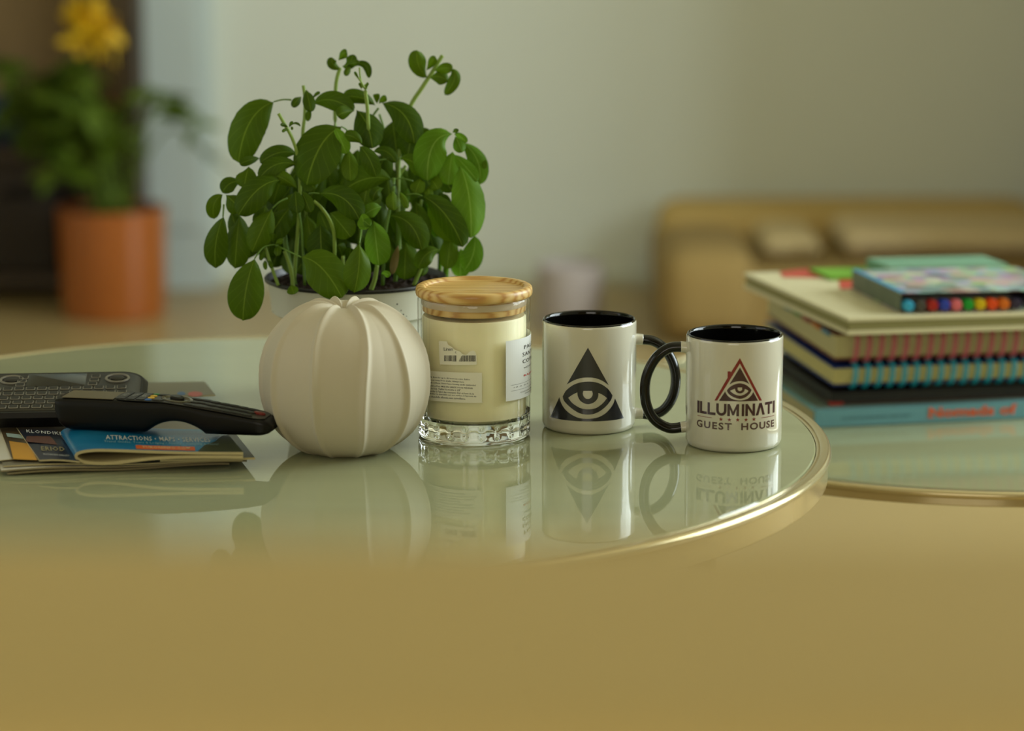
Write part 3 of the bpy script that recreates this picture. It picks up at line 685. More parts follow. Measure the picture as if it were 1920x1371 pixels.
leaf((700, 1100), (745, 1340), 130, -3); leaf((790, 1165), (800, 1410), 185, -5, -5.6); leaf((1050, 1100), (1082, 1202), 90, -6.5, m=F); leaf((1185, 1055), (1075, 1105), 95, -5, -5.6, m=F); leaf((1040, 1130), (1110, 1180), 70, -6.6, m=F)
leaf((1132, 1145), (1165, 1434), 178, -6, -7, m=F); leaf((1240, 1112), (1442, 1335), 170, -4.5, -5.5, (1400, 1120)); leaf((1340, 1285), (1330, 1525), 165, -2.5)
leaf((1290, 1300), (1250, 1490), 52, -4.5, m=mat('withered_leaf', (98, 86, 30), .6, var=.3)); leaf((1562, 1330), (1420, 1455), 120, -3.5, -4.5, (1450, 1330)); leaf((1430, 1105), (1420, 1208), 82, -1)
leaf((485, 1290), (488, 1232), 48, -6.5); leaf((500, 1300), (550, 1275), 38, -6.3); leaf((520, 1300), (515, 1372), 50, -6.4); leaf((440, 1330), (405, 1400), 34, -5); leaf((430, 1400), (440, 1460), 30, -5); leaf((455, 1400), (480, 1450), 30, -5)
leaf((368, 1388), (292, 1788), 232, -8, -9, (300, 1560), petiole=[((520, 1305), -6), ((480, 1300), -6.5), ((420, 1320), -7.2)])
leaf((668, 1378), (930, 1640), 262, -8.4, -9.6, (800, 1385), petiole=[((500, 1300), -6.3), ((545, 1322), -6.8), ((610, 1352), -7.5)], cup=.3)
leaf((1042, 1290), (1008, 1608), 178, -8.6, -9.4, (1050, 1450), petiole=[((1052, 1205), -7), ((1048, 1245), -8)]); leaf((600, 1555), (620, 1618), 76, -7)
leaf((1180, 1485), (1238, 1500), 42, -6.4, m=F); leaf((940, 1400), (905, 1300), 90, -4); leaf((975, 1420), (985, 1320), 70, -3.5); leaf((900, 1440), (930, 1500), 60, -4)
leaf((1500, 1060), (1550, 1250), 90, 1.5, m=F); leaf((1380, 1380), (1450, 1500), 120, -1); leaf((1180, 1220), (1210, 1420), 110, -2)
# tops
leaf((925, 165), (868, 95), 70, 2, 1.6, (850, 150)); leaf((930, 150), (998, 75), 80, 1.8, 1.2, (990, 150)); leaf((905, 115), (960, 60), 60, 1.8)
leaf((990, 148), (952, 214), 42, 1.5); leaf((990, 145), (1100, 228), 52, 1.4, 1, (1110, 100)); leaf((960, 150), (1040, 130), 45, 1.4)
leaf((1035, 230), (1008, 190), 16, -2.2); leaf((1055, 300), (1038, 262), 18, -2.2); leaf((1085, 300), (1098, 262), 18, -2.2)
leaf((1480, 225), (1412, 48), 118, 2.8, 2.4, (1400, 160)); leaf((1470, 180), (1530, 95), 60, 2.6); leaf((1490, 225), (1612, 250), 95, 2.6, 2.2, (1560, 200)); leaf((1520, 180), (1640, 165), 75, 2.8); leaf((1625, 165), (1588, 336), 82, 2.4, 2, (1700, 210))
leaf((590, 560), (545, 575), 22, -4.6); leaf((585, 545), (535, 530), 24, -4.7); leaf((590, 545), (615, 515), 24, -4.7); leaf((598, 530), (662, 540), 16, -4.7, -5, (640, 500)); leaf((600, 550), (612, 560), 18, -4.8)

# ================================================================== MAGAZINES, LEAFLETS (left)
M_page = mat('cream_paper_edges', (198, 184, 138), .75, var=.10, scale=400, stretch=(1, 1, 30))
M_gpage = mat('grey_paper_edges', (150, 138, 104), .75, var=.22, scale=300, stretch=(1, 1, 40))
def sheet(name, corners, z0, th, mats, fn=None, nx=26, ny=10, label=None, cat='magazine', group=None, curl=None):
    """a thin floppy block on the four (x,y) corners: front left, front right, back right, back left"""
    A, B, C, D = [Vector((c[0], c[1])) for c in corners]; bm = bmesh.new(); top = []; bot = []
    for i in range(nx+1):
        s = i/nx; rt = []; rb_ = []
        for j in range(ny+1):
            t = j/ny; p = (A*(1-s)+B*s)*(1-t)+(D*(1-s)+C*s)*t
            dz = fn(s, t) if fn else 0
            rb_.append(bm.verts.new((p.x, p.y, z0+dz))); rt.append(bm.verts.new((p.x, p.y, z0+dz+th)))
        top.append(rt); bot.append(rb_)
    def q(a, b, c, d, mi): f = bm.faces.new((a, b, c, d)); f.material_index = mi
    for i in range(nx):
        for j in range(ny):
            q(top[i][j], top[i+1][j], top[i+1][j+1], top[i][j+1], 1); q(bot[i][j], bot[i][j+1], bot[i+1][j+1], bot[i+1][j], 1)
        q(bot[i][0], bot[i+1][0], top[i+1][0], top[i][0], 0); q(bot[i][ny], top[i][ny], top[i+1][ny], bot[i+1][ny], 0)
    for j in range(ny):
        q(bot[0][j], top[0][j], top[0][j+1], bot[0][j+1], 0); q(bot[nx][j], bot[nx][j+1], top[nx][j+1], top[nx][j], 0)
    o = finish(bm, name, mats, None, smooth=False)
    if label: tag(o, label, cat, group)
    return o
def C4(pts, z): return [PZ(u, v, z).xy for u, v in pts]
def on_top(sh, poly, z, m, name='print', dz=.0003, parent=None, fn=None, corners=None):
    bm = strips(loops_bm([poly]), 8)
    return decal(bm, name, m, sh, lambda x, y: PZ(x, y, z-T+dz) if fn is None else fn(x, y, dz))
M_cover_g = mat('dim_grey_cover', (112, 106, 88), .4, var=.15)
M_cov_w = mat('white_cover', (208, 204, 190), .35, var=.03)
M_cov_navy = mat('navy_leaflet', (32, 40, 58), .3, var=.3, scale=14)
M_cov_yel = mat('yellow_leaflet', (206, 148, 24), .35, var=.08)
M_blue = rampmat('blue_sky_cover', [(0, (12, 92, 140)), (.5, (22, 116, 164)), (1, (78, 158, 190))], wave=False, scale=9, dist=.4, rough=.25, stretch=(1, 2, 1))
wv1 = lambda a, b, c: (lambda s, t: (.0008*math.sin(a*s+b))*(1-t)+c*math.sin(5*s+2*t))
sheet('magazine', C4([(14, 893), (430, 874), (380, 775), (-20, 780)], 0), T+.0012, .0014, [M_gpage, M_cover_g], wv1(9, 0, .0003), label='lowest limp grey magazine under the leaflets and remotes')
sheet('magazine', C4([(2, 887), (463, 868), (398, 765), (-30, 770)], .003), T+.0038, .0014, [M_gpage, M_cov_w], wv1(9, 0, .0003), label='second limp magazine from the table, page edges curling at the left corner')
sheet('magazine', C4([(6, 879), (455, 868), (395, 760), (-20, 765)], .005), T+.0062, .0010, [M_page, M_cover_g], wv1(9, 0, .0003), label='third limp magazine from the table, directly under the leaflets')
g1 = sheet('booklet', C4([(300, 862), (478, 858), (441, 812), (300, 815)], .010), T+.0082, .0018, [M_page, mat('dark_landscape_cover', (70, 66, 48), .35, var=.4, scale=40)], None, label='dark covered booklet corner sticking out right of the blue one', cat='booklet')
zl = .0088
lw = sheet('leaflet', C4([(-30, 866), (27, 861), (2, 798), (-30, 800)], zl), T+.0084, .0006, [M_page, M_cov_w], None, label='white leaflet at the far left of the fan', cat='leaflet')
ly = sheet('leaflet', C4([(22, 862), (82, 864), (30, 786), (-6, 790)], zl), T+.0092, .0006, [M_page, mat('brown_leaflet', (72, 58, 38), .35, var=.2)], None, label='leaflet with a yellow lower half in the fan', cat='leaflet')
def yf(x, y, dz): return PZ(x, y, .0098+dz)
on_top(ly, [(25, 861), (70, 863), (54, 832), (17, 827)], 0, M_cov_yel, 'yellow_panel', .0003, fn=yf)
on_top(ly, [(14, 819), (46, 823), (38, 815), (11, 812)], 0, mat('pale_blue_print', (150, 172, 170), .4), 'sky_panel', .0003, fn=yf)
ln = sheet('leaflet', C4([(74, 868), (150, 871), (84, 783), (18, 787)], zl), T+.0100, .0012, [M_page, M_cov_navy], lambda s, t: .0010*(1-t)*math.sin(PI*s), label='dark blue leaflet with white lettering in the fan', cat='leaflet')
def tplane(txt, P0, P1, h, z, m, parent, skew=0, bold=.0):
    """text lying flat: from PZ(P0) to PZ(P1) at height z, letter depth h (m) away from the camera"""
    a, b = PZ(*P0, z), PZ(*P1, z); d = (b-a); bk = Vector((skew*h, h, 0))
    bm = fitbm(text_bm(txt, bold, 1.1, res=1), 0, 1, 0, 1)
    return decal(bm, 'lettering', m, parent, lambda x, y: a+d*x+bk*y)
M_wprint = mat('white_print', (205, 208, 205), .5); M_oprint = mat('orange_print', (208, 92, 26), .4)
tplane('KLONDIKE', (50, 811), (118, 816), .012, .0124, M_wprint, ln, -.2, .01); tplane('ERIOD', (78, 845), (122, 846), .016, .0124, mat('gold_print', (150, 140, 100), .5), ln, -.2, .01)
tplane('KLONDIKE VALLEY', (82, 853), (130, 856), .006, .0124, M_wprint, ln, -.2)
on_top(ln, [(48, 828), (108, 834), (94, 818), (50, 818)], 0, mat('brick_red_print', (94, 40, 24), .4, var=.3), 'photo_panel', .0001, fn=lambda x, y, dz: PZ(x, y, .0123+dz))
# blue booklet folded back on itself
path = [(456, 850.5), (380, 850), (300, 848), (230, 845.5), (185, 844.5), (160, 846.5), (147, 850), (142.5, 855), (146, 861), (160, 867), (185, 869.5), (215, 868.5), (250, 864.5), (290, 860), (340, 857.5), (400, 857), (456, 857.5)]
YB = 2.370
pp = catmull([PY(u, v, YB) for u, v in path], 5)
bm = bmesh.new(); rows = []; tb = .0024; ext = Vector((-.024, .086, 0)); NP = len(pp)
for i, p in enumerate(pp):
    t = (pp[min(i+1, NP-1)]-pp[max(i-1, 0)]).normalized(); nrm = Vector((t.z, 0, -t.x))     # points outward (up on the upper layer)
    if i == 0: up_ref = nrm.z
    o_ = nrm if up_ref > 0 else -nrm
    w0 = tb*(.5+ .5*min(1, 1))
    rows.append([p+o_*w0*.5, p-o_*w0*.5])
vr = [[bm.verts.new(r[0]), bm.verts.new(r[1]), bm.verts.new(r[1]+ext), bm.verts.new(r[0]+ext)] for r in rows]
for a, b in zip(vr, vr[1:]):
    for k in range(4):
        f = bm.faces.new((a[k], a[(k+1) % 4], b[(k+1) % 4], b[k])); f.material_index = 1 if k == 3 else 0
bm.faces.new(vr[0]); bm.faces.new(vr[-1][::-1])
bl = tag(finish(bm, 'booklet', [M_page, M_blue], None, smooth=False), 'blue tourist booklet folded back on itself, topmost under the black remote', 'booklet')
def btop(u, v, dz=.0004):          # on the booklet's upper face
    zz = PY(300, 848, YB).z+tb/2-T
    if u < 190: zz += .0006
    return PZ(u, v, zz+dz)
zz_b = PY(300, 848, YB).z+tb/2-T+.0006
uf = [(960+p.x/p.y*F_PX*1.0, p+Vector((0, 0, tb/2+.0003))) for p in pp[:int(len(pp)*.40)]]
def bsurf(u, sv):                  # u: pixel column where it shows, sv: 0 front edge .. 1 back of the booklet
    uu = u+24*sv; us = sorted(uf, key=lambda q: q[0])
    k = 0
    while k < len(us)-2 and us[k+1][0] < uu: k += 1
    f = (uu-us[k][0])/(us[k+1][0]-us[k][0]); f = max(0, min(1, f)) if 0 < k < len(us)-2 else f
    return us[k][1].lerp(us[k+1][1], max(0, min(1, f))) + ext*sv
def btext(txt, u0, u1, s0, s1, m, bold=0):
    bm = fitbm(text_bm(txt, bold, 1.1, res=1), u0, u1, s0, s1)
    decal(strips(bm, 8), 'lettering', m, bl, lambda x, y: bsurf(x, y)+Vector((0, 0, .0002)))
btext('ATTRACTIONS \u2022 MAPS \u2022 SERVICES', 182, 386, .40, .60, M_wprint, .014)
btext('Travel Guides, Tours & Lodging \u2022 Fishing \u2022 Camping & More!', 178, 400, .25, .36, mat('pale_print', (130, 168, 176), .5))
decal(strips(loops_bm([[(238, .03), (352, .03), (352, .20), (238, .20)]]), 8), 'orange_strip', M_oprint, bl, bsurf)
btext('YUKONINFO.COM', 250, 342, .07, .17, mat('cream_print', (226, 200, 150), .5), .01)
decal(strips(loops_bm([[(356, .0), (452, .0), (436, .78), (412, .70), (395, .45), (372, .28)]]), 8), 'hill_print', mat('dark_hill_print', (52, 58, 34), .4, var=.5, scale=50), bl, lambda x, y: bsurf(x, y)-Vector((0, 0, .0001)))
# pale leaflet standing out behind the remote
gl = sheet('leaflet', C4([(240, 760), (404, 752), (384, 727), (262, 729)], .006), T+.0105, .0012, [M_page, mat('grey_green_leaflet', (126, 122, 98), .4, var=.1)], None, label='greyish leaflet with red and blue spots behind the black remote', cat='leaflet')
for (u, v, rx, ry, c) in ((366, 739, 14, 5, (190, 84, 76)), (340, 738, 8, 3.5, (66, 108, 160))):
    decal(loops_bm([[(u+rx*math.cos(k*PI/8), v+ry*math.sin(k*PI/8)) for k in range(16)]]), 'spot_print', mat('spot_print', c, .4), gl, lambda x, y: PZ(x, y, .0120))

# ================================================================== REMOTES
M_rb = mat('black_remote_plastic', (6, 6, 6), .35, spec=.3); M_rt = mat('satin_dark_top', (44, 42, 36), .34, var=.1)
M_btn = mat('black_rubber_button', (16, 15, 14), .4); M_bz = mat('grey_olive_bezel', (112, 104, 80), .25)
def prism_loft(name, secs, m, parent, NS=20, smooth=True):
    """secs: (frame point, half width vector, z0, z1, roundness)"""
    bm = bmesh.new(); rings = []
    for (p, hw, z0, z1, e) in secs:
        row = []
        for k in range(NS):
            a = 2*PI*(k+.5)/NS; c, s = math.cos(a), math.sin(a)
            x = math.copysign(abs(c)**e, c); y = math.copysign(abs(s)**e, s)
            row.append(bm.verts.new(p+hw*x+Vector((0, 0, (z0+z1)/2+(z1-z0)/2*y))))
        rings.append(row)
    for A, B in zip(rings, rings[1:]):
        for k in range(NS): bm.faces.new((A[k], A[(k+1) % NS], B[(k+1) % NS], B[k]))
    bm.faces.new(rings[0][::-1]); bm.faces.new(rings[-1])
    return finish(bm, name, m, parent, smooth=smooth)
ZR = zz_b+T+.0003
r0 = Vector((-.3790, 2.4600, ZR)); r1 = Vector((-.1960, 2.4200, ZR+.0025)); ax = (r1-r0); RLn = ax.length; axn = ax.normalized(); wd = Vector((-axn.y, axn.x, 0)).normalized()
remote = empty('remote_control', r0, 'long black television remote lying on the blue booklet, notched underneath', 'remote control')
HWR = .0195
topz = lambda t: (.0278-.0012*(t/.5)**2 if t < .5 else .0266-(t-.5)*.0215-(t-.5)**2*.0125)
def botz(t):
    if .42 < t < .70: return .0102*math.sin(PI*(t-.42)/.28)**.8
    return 0.0
secs = []
for i in range(61):
    t = i/60; t = t**1.0
    p = r0+ax*t; hw = HWR*(.90 if t < .5 else .90-(t-.5)*.12)
    a, b = botz(t), topz(t)
    if t < .07: q = math.sqrt(max(0, 1-((.07-t)/.07)**2)); a = .0150*(1-q)**1.0+a; b = b-.0015*(1-q); hw *= .92+.08*q
    if t > .93: q = math.sqrt(max(.0, 1-((t-.93)/.0703)**2)); m_ = (a+b)/2; a = m_+(a-m_)*(.25+.75*q); b = m_+(b-m_)*(.25+.75*q); hw *= .55+.45*q
    secs.append((p, wd*hw, a, b, .38))
prism_loft('body', secs, M_rb, remote, 28)
def RT(t, w_, dz=.0): return r0+ax*t+wd*w_*HWR*.9+Vector((0, 0, topz(t)+dz))
def rpanel(name, t0, t1, w0, w1, m, dz, n=14, th=.0006, rnd=.0):
    bm = bmesh.new(); rows = []
    for i in range(n+1):
        t = t0+(t1-t0)*i/n; k = 1
        if rnd: e = min(1, min(i, n-i)/(n*rnd)); k = .62+.38*math.sqrt(max(0, 1-(1-e)**2))
        rows.append([bm.verts.new(RT(t, w0*k, dz-th)), bm.verts.new(RT(t, w0*k, dz)), bm.verts.new(RT(t, w1*k, dz)), bm.verts.new(RT(t, w1*k, dz-th))])
    for A, B in zip(rows, rows[1:]):
        for k in range(4): bm.faces.new((A[k], A[(k+1) % 4], B[(k+1) % 4], B[k]))
    bm.faces.new(rows[0]); bm.faces.new(rows[-1][::-1])
    return finish(bm, name, m, remote, smooth=False)
rpanel('top_plate', .27, .965, -.86, .86, M_rt, .0004, 30, rnd=.12)['label'] = 'satin dark grey button plate'
rpanel('display_bezel', .03, .27, -.80, .80, M_bz, .0004)['label'] = 'grey olive end panel'
def oval(t, w_, rt, rw, m, name='button', h=.0008, ring=False):
    bm = bmesh.new(); n = 18; lo = []; mi = []; up = []
    for k in range(n):
        a = 2*PI*k/n
        lo.append(bm.verts.new(RT(t+rt*math.cos(a)/RLn, w_+rw*math.sin(a)/HWR, 0)))
        mi.append(bm.verts.new(RT(t+rt*math.cos(a)/RLn, w_+rw*math.sin(a)/HWR, .0004+h*.7)))
        up.append(bm.verts.new(RT(t+.82*rt*math.cos(a)/RLn, w_+.82*rw*math.sin(a)/HWR, .0004+h)))
    for A, B in ((lo, mi), (mi, up)):
        for k in range(n): bm.faces.new((A[k], A[(k+1) % n], B[(k+1) % n], B[k]))
    if ring:
        inn = [bm.verts.new(RT(t+.7*rt*math.cos(2*PI*k/n)/RLn, w_+.7*rw*math.sin(2*PI*k/n)/HWR, .0004)) for k in range(n)]
        for k in range(n): bm.faces.new((up[k], up[(k+1) % n], inn[(k+1) % n], inn[k]))
        up = inn
    bm.faces.new(up)
    return finish(bm, name, m, remote)
for k in range(3): rpanel('app_key', .285+k*.045, .322+k*.045, -.74, .74, mat('dark_key', (34, 33, 30), .35), .0010, 4); decal(fitbm(text_bm(('HD', 'APP', 'ABC')[k]), 0, 1, 0, 1), 'key_lettering', mat('pale_key_print', (150, 150, 140), .5), remote, lambda x, y, k=k: RT(.290+k*.045+.026*x, -.25+.6*y, .0013))
for w_, c in ((-.62, (52, 104, 168)), (-.2, (222, 178, 40)), (.2, (212, 170, 30)), (.62, (38, 118, 62))): oval(.430, w_, .0030, .0030, mat('colour_key', c, .35), 'colour_button')
oval(.475, -.62, .0052, .0030, M_btn); oval(.470, .55, .0052, .0030, M_btn)
oval(.545, .02, .0135, .0130, mat('satin_grey_ring', (92, 88, 70), .22), 'navigation_ring', .0012, True); oval(.545, .02, .0060, .0058, M_btn, 'scroll_wheel', .0030)
for j, (t, ws) in enumerate(((.622, (-.62, 0, .62)), (.665, (-.66, .1, .66)), (.705, (-.62, 0, .62)), (.752, (-.62, 0, .62)), (.795, (-.62, 0, .62)), (.838, (-.60, 0, .60)), (.880, (-.58, 0, .58)))):
    for w_ in ws: oval(t, w_, .0056 if j != 1 else .0066, .0034, M_btn)
oval(.925, .1, .0050, .0034, mat('red_power_key', (120, 30, 24), .35), 'power_button', .0016)

# mini keyboard
kf0, kf1 = Vector((-.470, 2.478, T+.0135)), Vector((-.3130, 2.492, T+.0135)); kd = Vector((-.008, .098, .0165))
keyb = empty('mini_keyboard', (kf0+kf1)/2, 'black hand-held mini keyboard with touchpad at the far left edge', 'keyboard')
kx = (kf1-kf0); kn = kx.normalized(); kdn = kd.normalized(); kup = kn.cross(kdn).normalized(); KW, KD = kx.length, kd.length
M_kb = mat('black_keyboard_shell', (12, 11, 9), .42, spec=.3); M_kt = mat('keyboard_top', (38, 36, 28), .4); M_key = mat('keycap', (24, 23, 20), .45); M_kl = mat('grey_key_edge', (128, 124, 110), .4)
def KP(u, v, h): return kf0+kn*u+kdn*v+kup*h
def rrect_pts(x0, x1, y0, y1, r, n=6):
    out = []
    for cx, cy, a0 in ((x1-r, y1-r, 0), (x0+r, y1-r, PI/2), (x0+r, y0+r, PI), (x1-r, y0+r, 1.5*PI)):
        out += [(cx+r*math.cos(a0+PI/2*k/n), cy+r*math.sin(a0+PI/2*k/n)) for k in range(n+1)]
    return out
def kslab(name, pts, h0, h1, m, inset=.0, parent=None):
    bm = bmesh.new(); cx = sum(p[0] for p in pts)/len(pts); cy = sum(p[1] for p in pts)/len(pts)
    lv = []
    for h, s in ((h0, inset), (h1-.3*(h1-h0), 0), (h1, inset)):
        lv.append([bm.verts.new(KP(cx+(p[0]-cx)*(1-s), cy+(p[1]-cy)*(1-s), h)) for p in pts])
    n = len(pts)
    for A, B in zip(lv, lv[1:]):
        for k in range(n): bm.faces.new((A[k], A[(k+1) % n], B[(k+1) % n], B[k]))
    bm.faces.new(lv[0][::-1]); bm.faces.new(lv[-1])
    return finish(bm, name, m, parent or keyb, smooth=True)
shell = [(p[0], p[1]) for p in rrect_pts(0, KW, 0, KD, .022, 8)]
kslab('shell', shell, -.001, .0125, M_kb, .05)
kslab('top_plate', rrect_pts(.006, KW-.006, .006, KD-.006, .018, 8), .0115, .0130, M_kt, .01)
kslab('touchpad', rrect_pts(.052, .104, .062, .0925, .002), .0127, .0133, mat('dark_touchpad', (26, 26, 24), .18), .01)
def kring(u, v, R0, name):
    bm = bmesh.new(); tube(bm, [KP(u+R0*math.cos(2*PI*k/32), v+R0*.95*math.sin(2*PI*k/32), .0132) for k in range(32)], .0012, 8, closed=True, updir=kup); finish(bm, name, M_kl, keyb, smooth='full')
    kslab('arrow_pad', [(u+R0*.62*math.cos(2*PI*k/20), v+R0*.62*math.sin(2*PI*k/20)) for k in range(20)], .0128, .0142, M_key, .1)
kring(.131, .079, .0098, 'pad_ring'); kring(.0415-.002, .079, .0098, 'pad_ring')
proto_k = None
def key(u, v, wu=.0082, wv_=.0072):
    global proto_k
    if proto_k is None:
        fr = kslab('key', rrect_pts(u-wu/2, u+wu/2, v-wv_/2, v+wv_/2, .0012, 2), .0128, .0140, M_kl, .06)
        cp_ = kslab('keycap', rrect_pts(u-wu/2+.0007, u+wu/2-.0007, v-wv_/2+.0008, v+wv_/2-.0001, .001, 2), .0136, .0143, M_key, .05, fr)
        proto_k = (fr, cp_, u, v)
    else:
        fr, cp_, u0, v0 = proto_k; off = kn*(u-u0)+kdn*(v-v0)
        a = fr.copy(); COL.objects.link(a); a.parent = keyb; a.matrix_parent_inverse = fr.matrix_parent_inverse.copy(); a.location = off
        b = cp_.copy(); COL.objects.link(b); b.parent = a; b.matrix_parent_inverse = cp_.matrix_parent_inverse.copy()
for j in range(4):
    for i in range(13):
        u = .016+i*.0098+(j % 2)*.0028
        if u < KW-.012: key(u, .014+j*.0103)
for i in range(13): key(.018+i*.0098, .0565, .007, .004)
for j in range(3):
    for du in (.046-.0085+.010, .110): key(du+.001*j, .066+j*.009)

# ================================================================== PILE OF BOOKS (right)
def book_frame(corner_px, Y, ang):
    c = PY(*corner_px, Y); return Vector((c.x, c.y, 0)), Vector((math.cos(ang), math.sin(ang), 0)), Vector((-math.sin(ang), math.cos(ang), 0))
BB = Vector((.3010, 2.905, 0)); 
def bslab(name, o, ex, ey, x0, x1, y0, y1, z0, z1, m, parent=None, bev=.0006):
    bm = bmesh.new(); vs = box(bm, x0, x1, y0, y1, z0, z1)
    for v in vs: v.co = o+ex*v.co.x+ey*v.co.y+Vector((0, 0, v.co.z))
    return finish(bm, name, m, parent, smooth=False, bev=bev)
zb = Z2+.0006
# 1 blue hardback, spine to the front
o1, ex1, ey1 = BB, Vector((math.cos(.205), math.sin(.205), 0)), Vector((-math.sin(.205), math.cos(.205), 0))
def zpix(v, u, Y): return PY(u, v, Y).z
H1 = zpix(770, 1530, 2.905)
M_bkblue = mat('blue_cloth_cover', (104, 156, 166), .4, var=.04); M_bkside = mat('book_cover_photo', (98, 116, 106), .4, var=.5, scale=12)
b1 = empty('book', o1+Vector((0, 0, zb)), 'thick pale blue book with orange spine lettering, lowest in the pile', 'book')
W1, D1 = .290, .255
bslab('cover', o1, ex1, ey1, 0, W1, 0, D1, zb, zb+.002, M_bkblue, b1); bslab('cover', o1, ex1, ey1, 0, W1, 0, D1, H1-.002, H1, M_bkblue, b1)
bslab('spine', o1, ex1, ey1, 0, W1, -.0005, .003, zb, H1, M_bkblue, b1); bslab('pages', o1, ex1, ey1, .004, W1-.004, .003, D1-.004, zb+.002, H1-.002, M_page, b1)
bslab('cover_picture', o1, ex1, ey1, .006, W1-.01, .008, D1-.01, H1, H1+.0004, M_bkside, b1, 0)
def spine_text(o, ex, x0, x1, z0, z1, txt, m, par, bold, y=-.0011):
    bm = fitbm(text_bm(txt, bold, 1.0, res=2), 0, 1, 0, 1)
    decal(bm, 'lettering', m, par, lambda x, q: o+ex*(x0+(x1-x0)*x)+Vector((-ex.y*y, ex.x*y, z0+(z1-z0)*q)))
def ux(u): return (PY(u, 780, 2.94).x-o1.x)/ex1.x
hz = H1-zb
spine_text(o1, ex1, ux(1738), ux(1908), zb+hz*.28, zb+hz*.90, 'Nomads of', mat('orange_lettering', (220, 92, 40), .5), b1, .028)
for x0_, wz_ in ((ux(1738), .0085),):
    decal(loops_bm([rect(x0_-.002, x0_+.006, zb+hz*.28, zb+hz*.33)]), 'serif', mat('orange_lettering', (220, 92, 40), .5), b1, lambda x, q: o1+ex1*x-ey1*.0011+Vector((0, 0, q)))
spine_text(o1, ex1, ux(1572), ux(1705), zb+hz*.42, zb+hz*.56, 'ROBERT CAVENDISH' if False else 'A PHOTOGRAPHIC HISTORY', mat('grey_lettering', (62, 100, 106), .6), b1, .01)
# 2 dark book
Zp = [H1+.0006]
def level(v, u=1563, Y=2.925): return PY(u, v, Y).z
o2 = Vector((PY(1556, 750, 2.925).x, 2.925, 0)); ex2 = Vector((math.cos(.20), math.sin(.20), 0)); ey2 = Vector((-ex2.y, ex2.x, 0))
z20, z21 = H1+.0008, level(737)
b2 = empty('book', o2+Vector((0, 0, z20)), 'thin black book with a small red corner on top of the blue book', 'book')
M_bk = mat('black_cover', (24, 22, 22), .4); M_redc = mat('red_cover', (150, 38, 26), .4)
bslab('cover', o2, ex2, ey2, 0, .28, 0, .21, z20, z20+.0022, mat('dark_brown_cover', (56, 42, 32), .4), b2); bslab('red_corner', o2, ex2, ey2, -.0003, .014, -.0003, .006, z20+.0002, z20+.0030, M_redc, b2, 0); bslab('pages', o2, ex2, ey2, .002, .278, .002, .208, z20+.0022, z21-.002, M_bk, b2); bslab('cover', o2, ex2, ey2, 0, .28, 0, .21, z21-.002, z21, M_bk, b2)
b2b = bslab('book', o2, ex2, ey2, .100, .282, .012, .20, z21+.0004, z21+.0055, mat('grey_cover', (104, 100, 90), .5, var=.1)); tag(b2b, 'thin grey book between the black book and the blue spiral notebook', 'book')
# 3, 4 spiral notebooks
def coil_book(name, px, Y, ang, W_, D_, z0, z1, mc, mp, mr, label, n, rtop, rz0, rz1, x_first, gap=.0128, colour_tabs=None):
    o = Vector((PY(px[0], px[1], Y).x, Y, 0)); ex = Vector((math.cos(ang), math.sin(ang), 0)); ey = Vector((-ex.y, ex.x, 0))
    r = empty(name, o+Vector((0, 0, z0)), label, 'notebook', 'spiral notebooks in the pile')
    bslab('cover', o, ex, ey, 0, W_, 0, D_, z0, z0+.0016, mc, r); bslab('cover', o, ex, ey, 0, W_, 0, D_, z1-.0016, z1, mc, r)
    bslab('pages', o, ex, ey, .0015, W_-.002, .002, D_-.002, z0+.0016, z1-.0016, mp, r)
    proto = None
    for k in range(n):
        x = x_first+k*gap
        if proto is None:
            bm = bmesh.new(); cz, hh_ = (z0+z1)/2, (z1-z0)/2+.0028; pts = []
            for q in range(24):
                a = 2*PI*q/24; pts.append(o+ex*(x+.0015*math.sin(a))+ey*(.003-.0085*math.cos(a))+Vector((0, 0, cz+hh_*math.sin(a))))
            tube(bm, pts, .0011, 6, closed=True); proto = finish(bm, 'coil_ring', mr, r, smooth='full')
            bm = bmesh.new(); pts2 = [p+ex*.0030 for p in pts]; tube(bm, pts2, .0011, 6, closed=True); p2 = finish(bm, 'coil_ring', mr, r, smooth='full')
        else:
            for pr in (proto, p2):
                c = pr.copy(); COL.objects.link(c); c.parent = r; c.matrix_parent_inverse = pr.matrix_parent_inverse.copy(); c.location = ex*(x-x_first)
    return r, o, ex, ey
z30, z31 = z21+.0060, level(690)
z40, z41 = z31+.0066, level(629)
M_cy = mat('cyan_coil', (32, 158, 180), .3); M_pk = mat('pink_coil', (196, 92, 108), .35)
coil_book('spiral_notebook', (1562, 710), 2.928, .185, .262, .262, z30, z31, mat('deep_blue_cover', (24, 48, 120), .4), mat('cream_pages', (196, 184, 120), .7, var=.1, scale=300, stretch=(1, 1, 40)), M_cy, 'cream paged notebook with deep blue cover and cyan spiral', 17, 0, 0, 0, .020)
nb4 = coil_book('spiral_notebook', (1565, 655), 2.930, .18, .262, .262, z40, z41, mat('rust_cover', (112, 58, 34), .4, var=.4, scale=30), mat('buff_pages', (186, 176, 128), .7, var=.1, scale=300, stretch=(1, 1, 40)), M_pk, 'buff paged notebook with rust cover and pink spiral, above the cyan one', 17, 0, 0, 0, .020)
# side tabs of colour on the left edges of the notebooks
for nm, zz, cc in (('a', (z40+z41)/2, ((60, 120, 150), (190, 110, 40), (150, 50, 50), (70, 130, 60), (60, 130, 150))),):
    for k, c in enumerate(cc):
        bslab('page_tab', nb4[1], nb4[2], nb4[3], -.0012, .002, .020+k*.036, .044+k*.036, z41-.0050, z41-.0008, mat('page_tab', c, .5), nb4[0], 0)
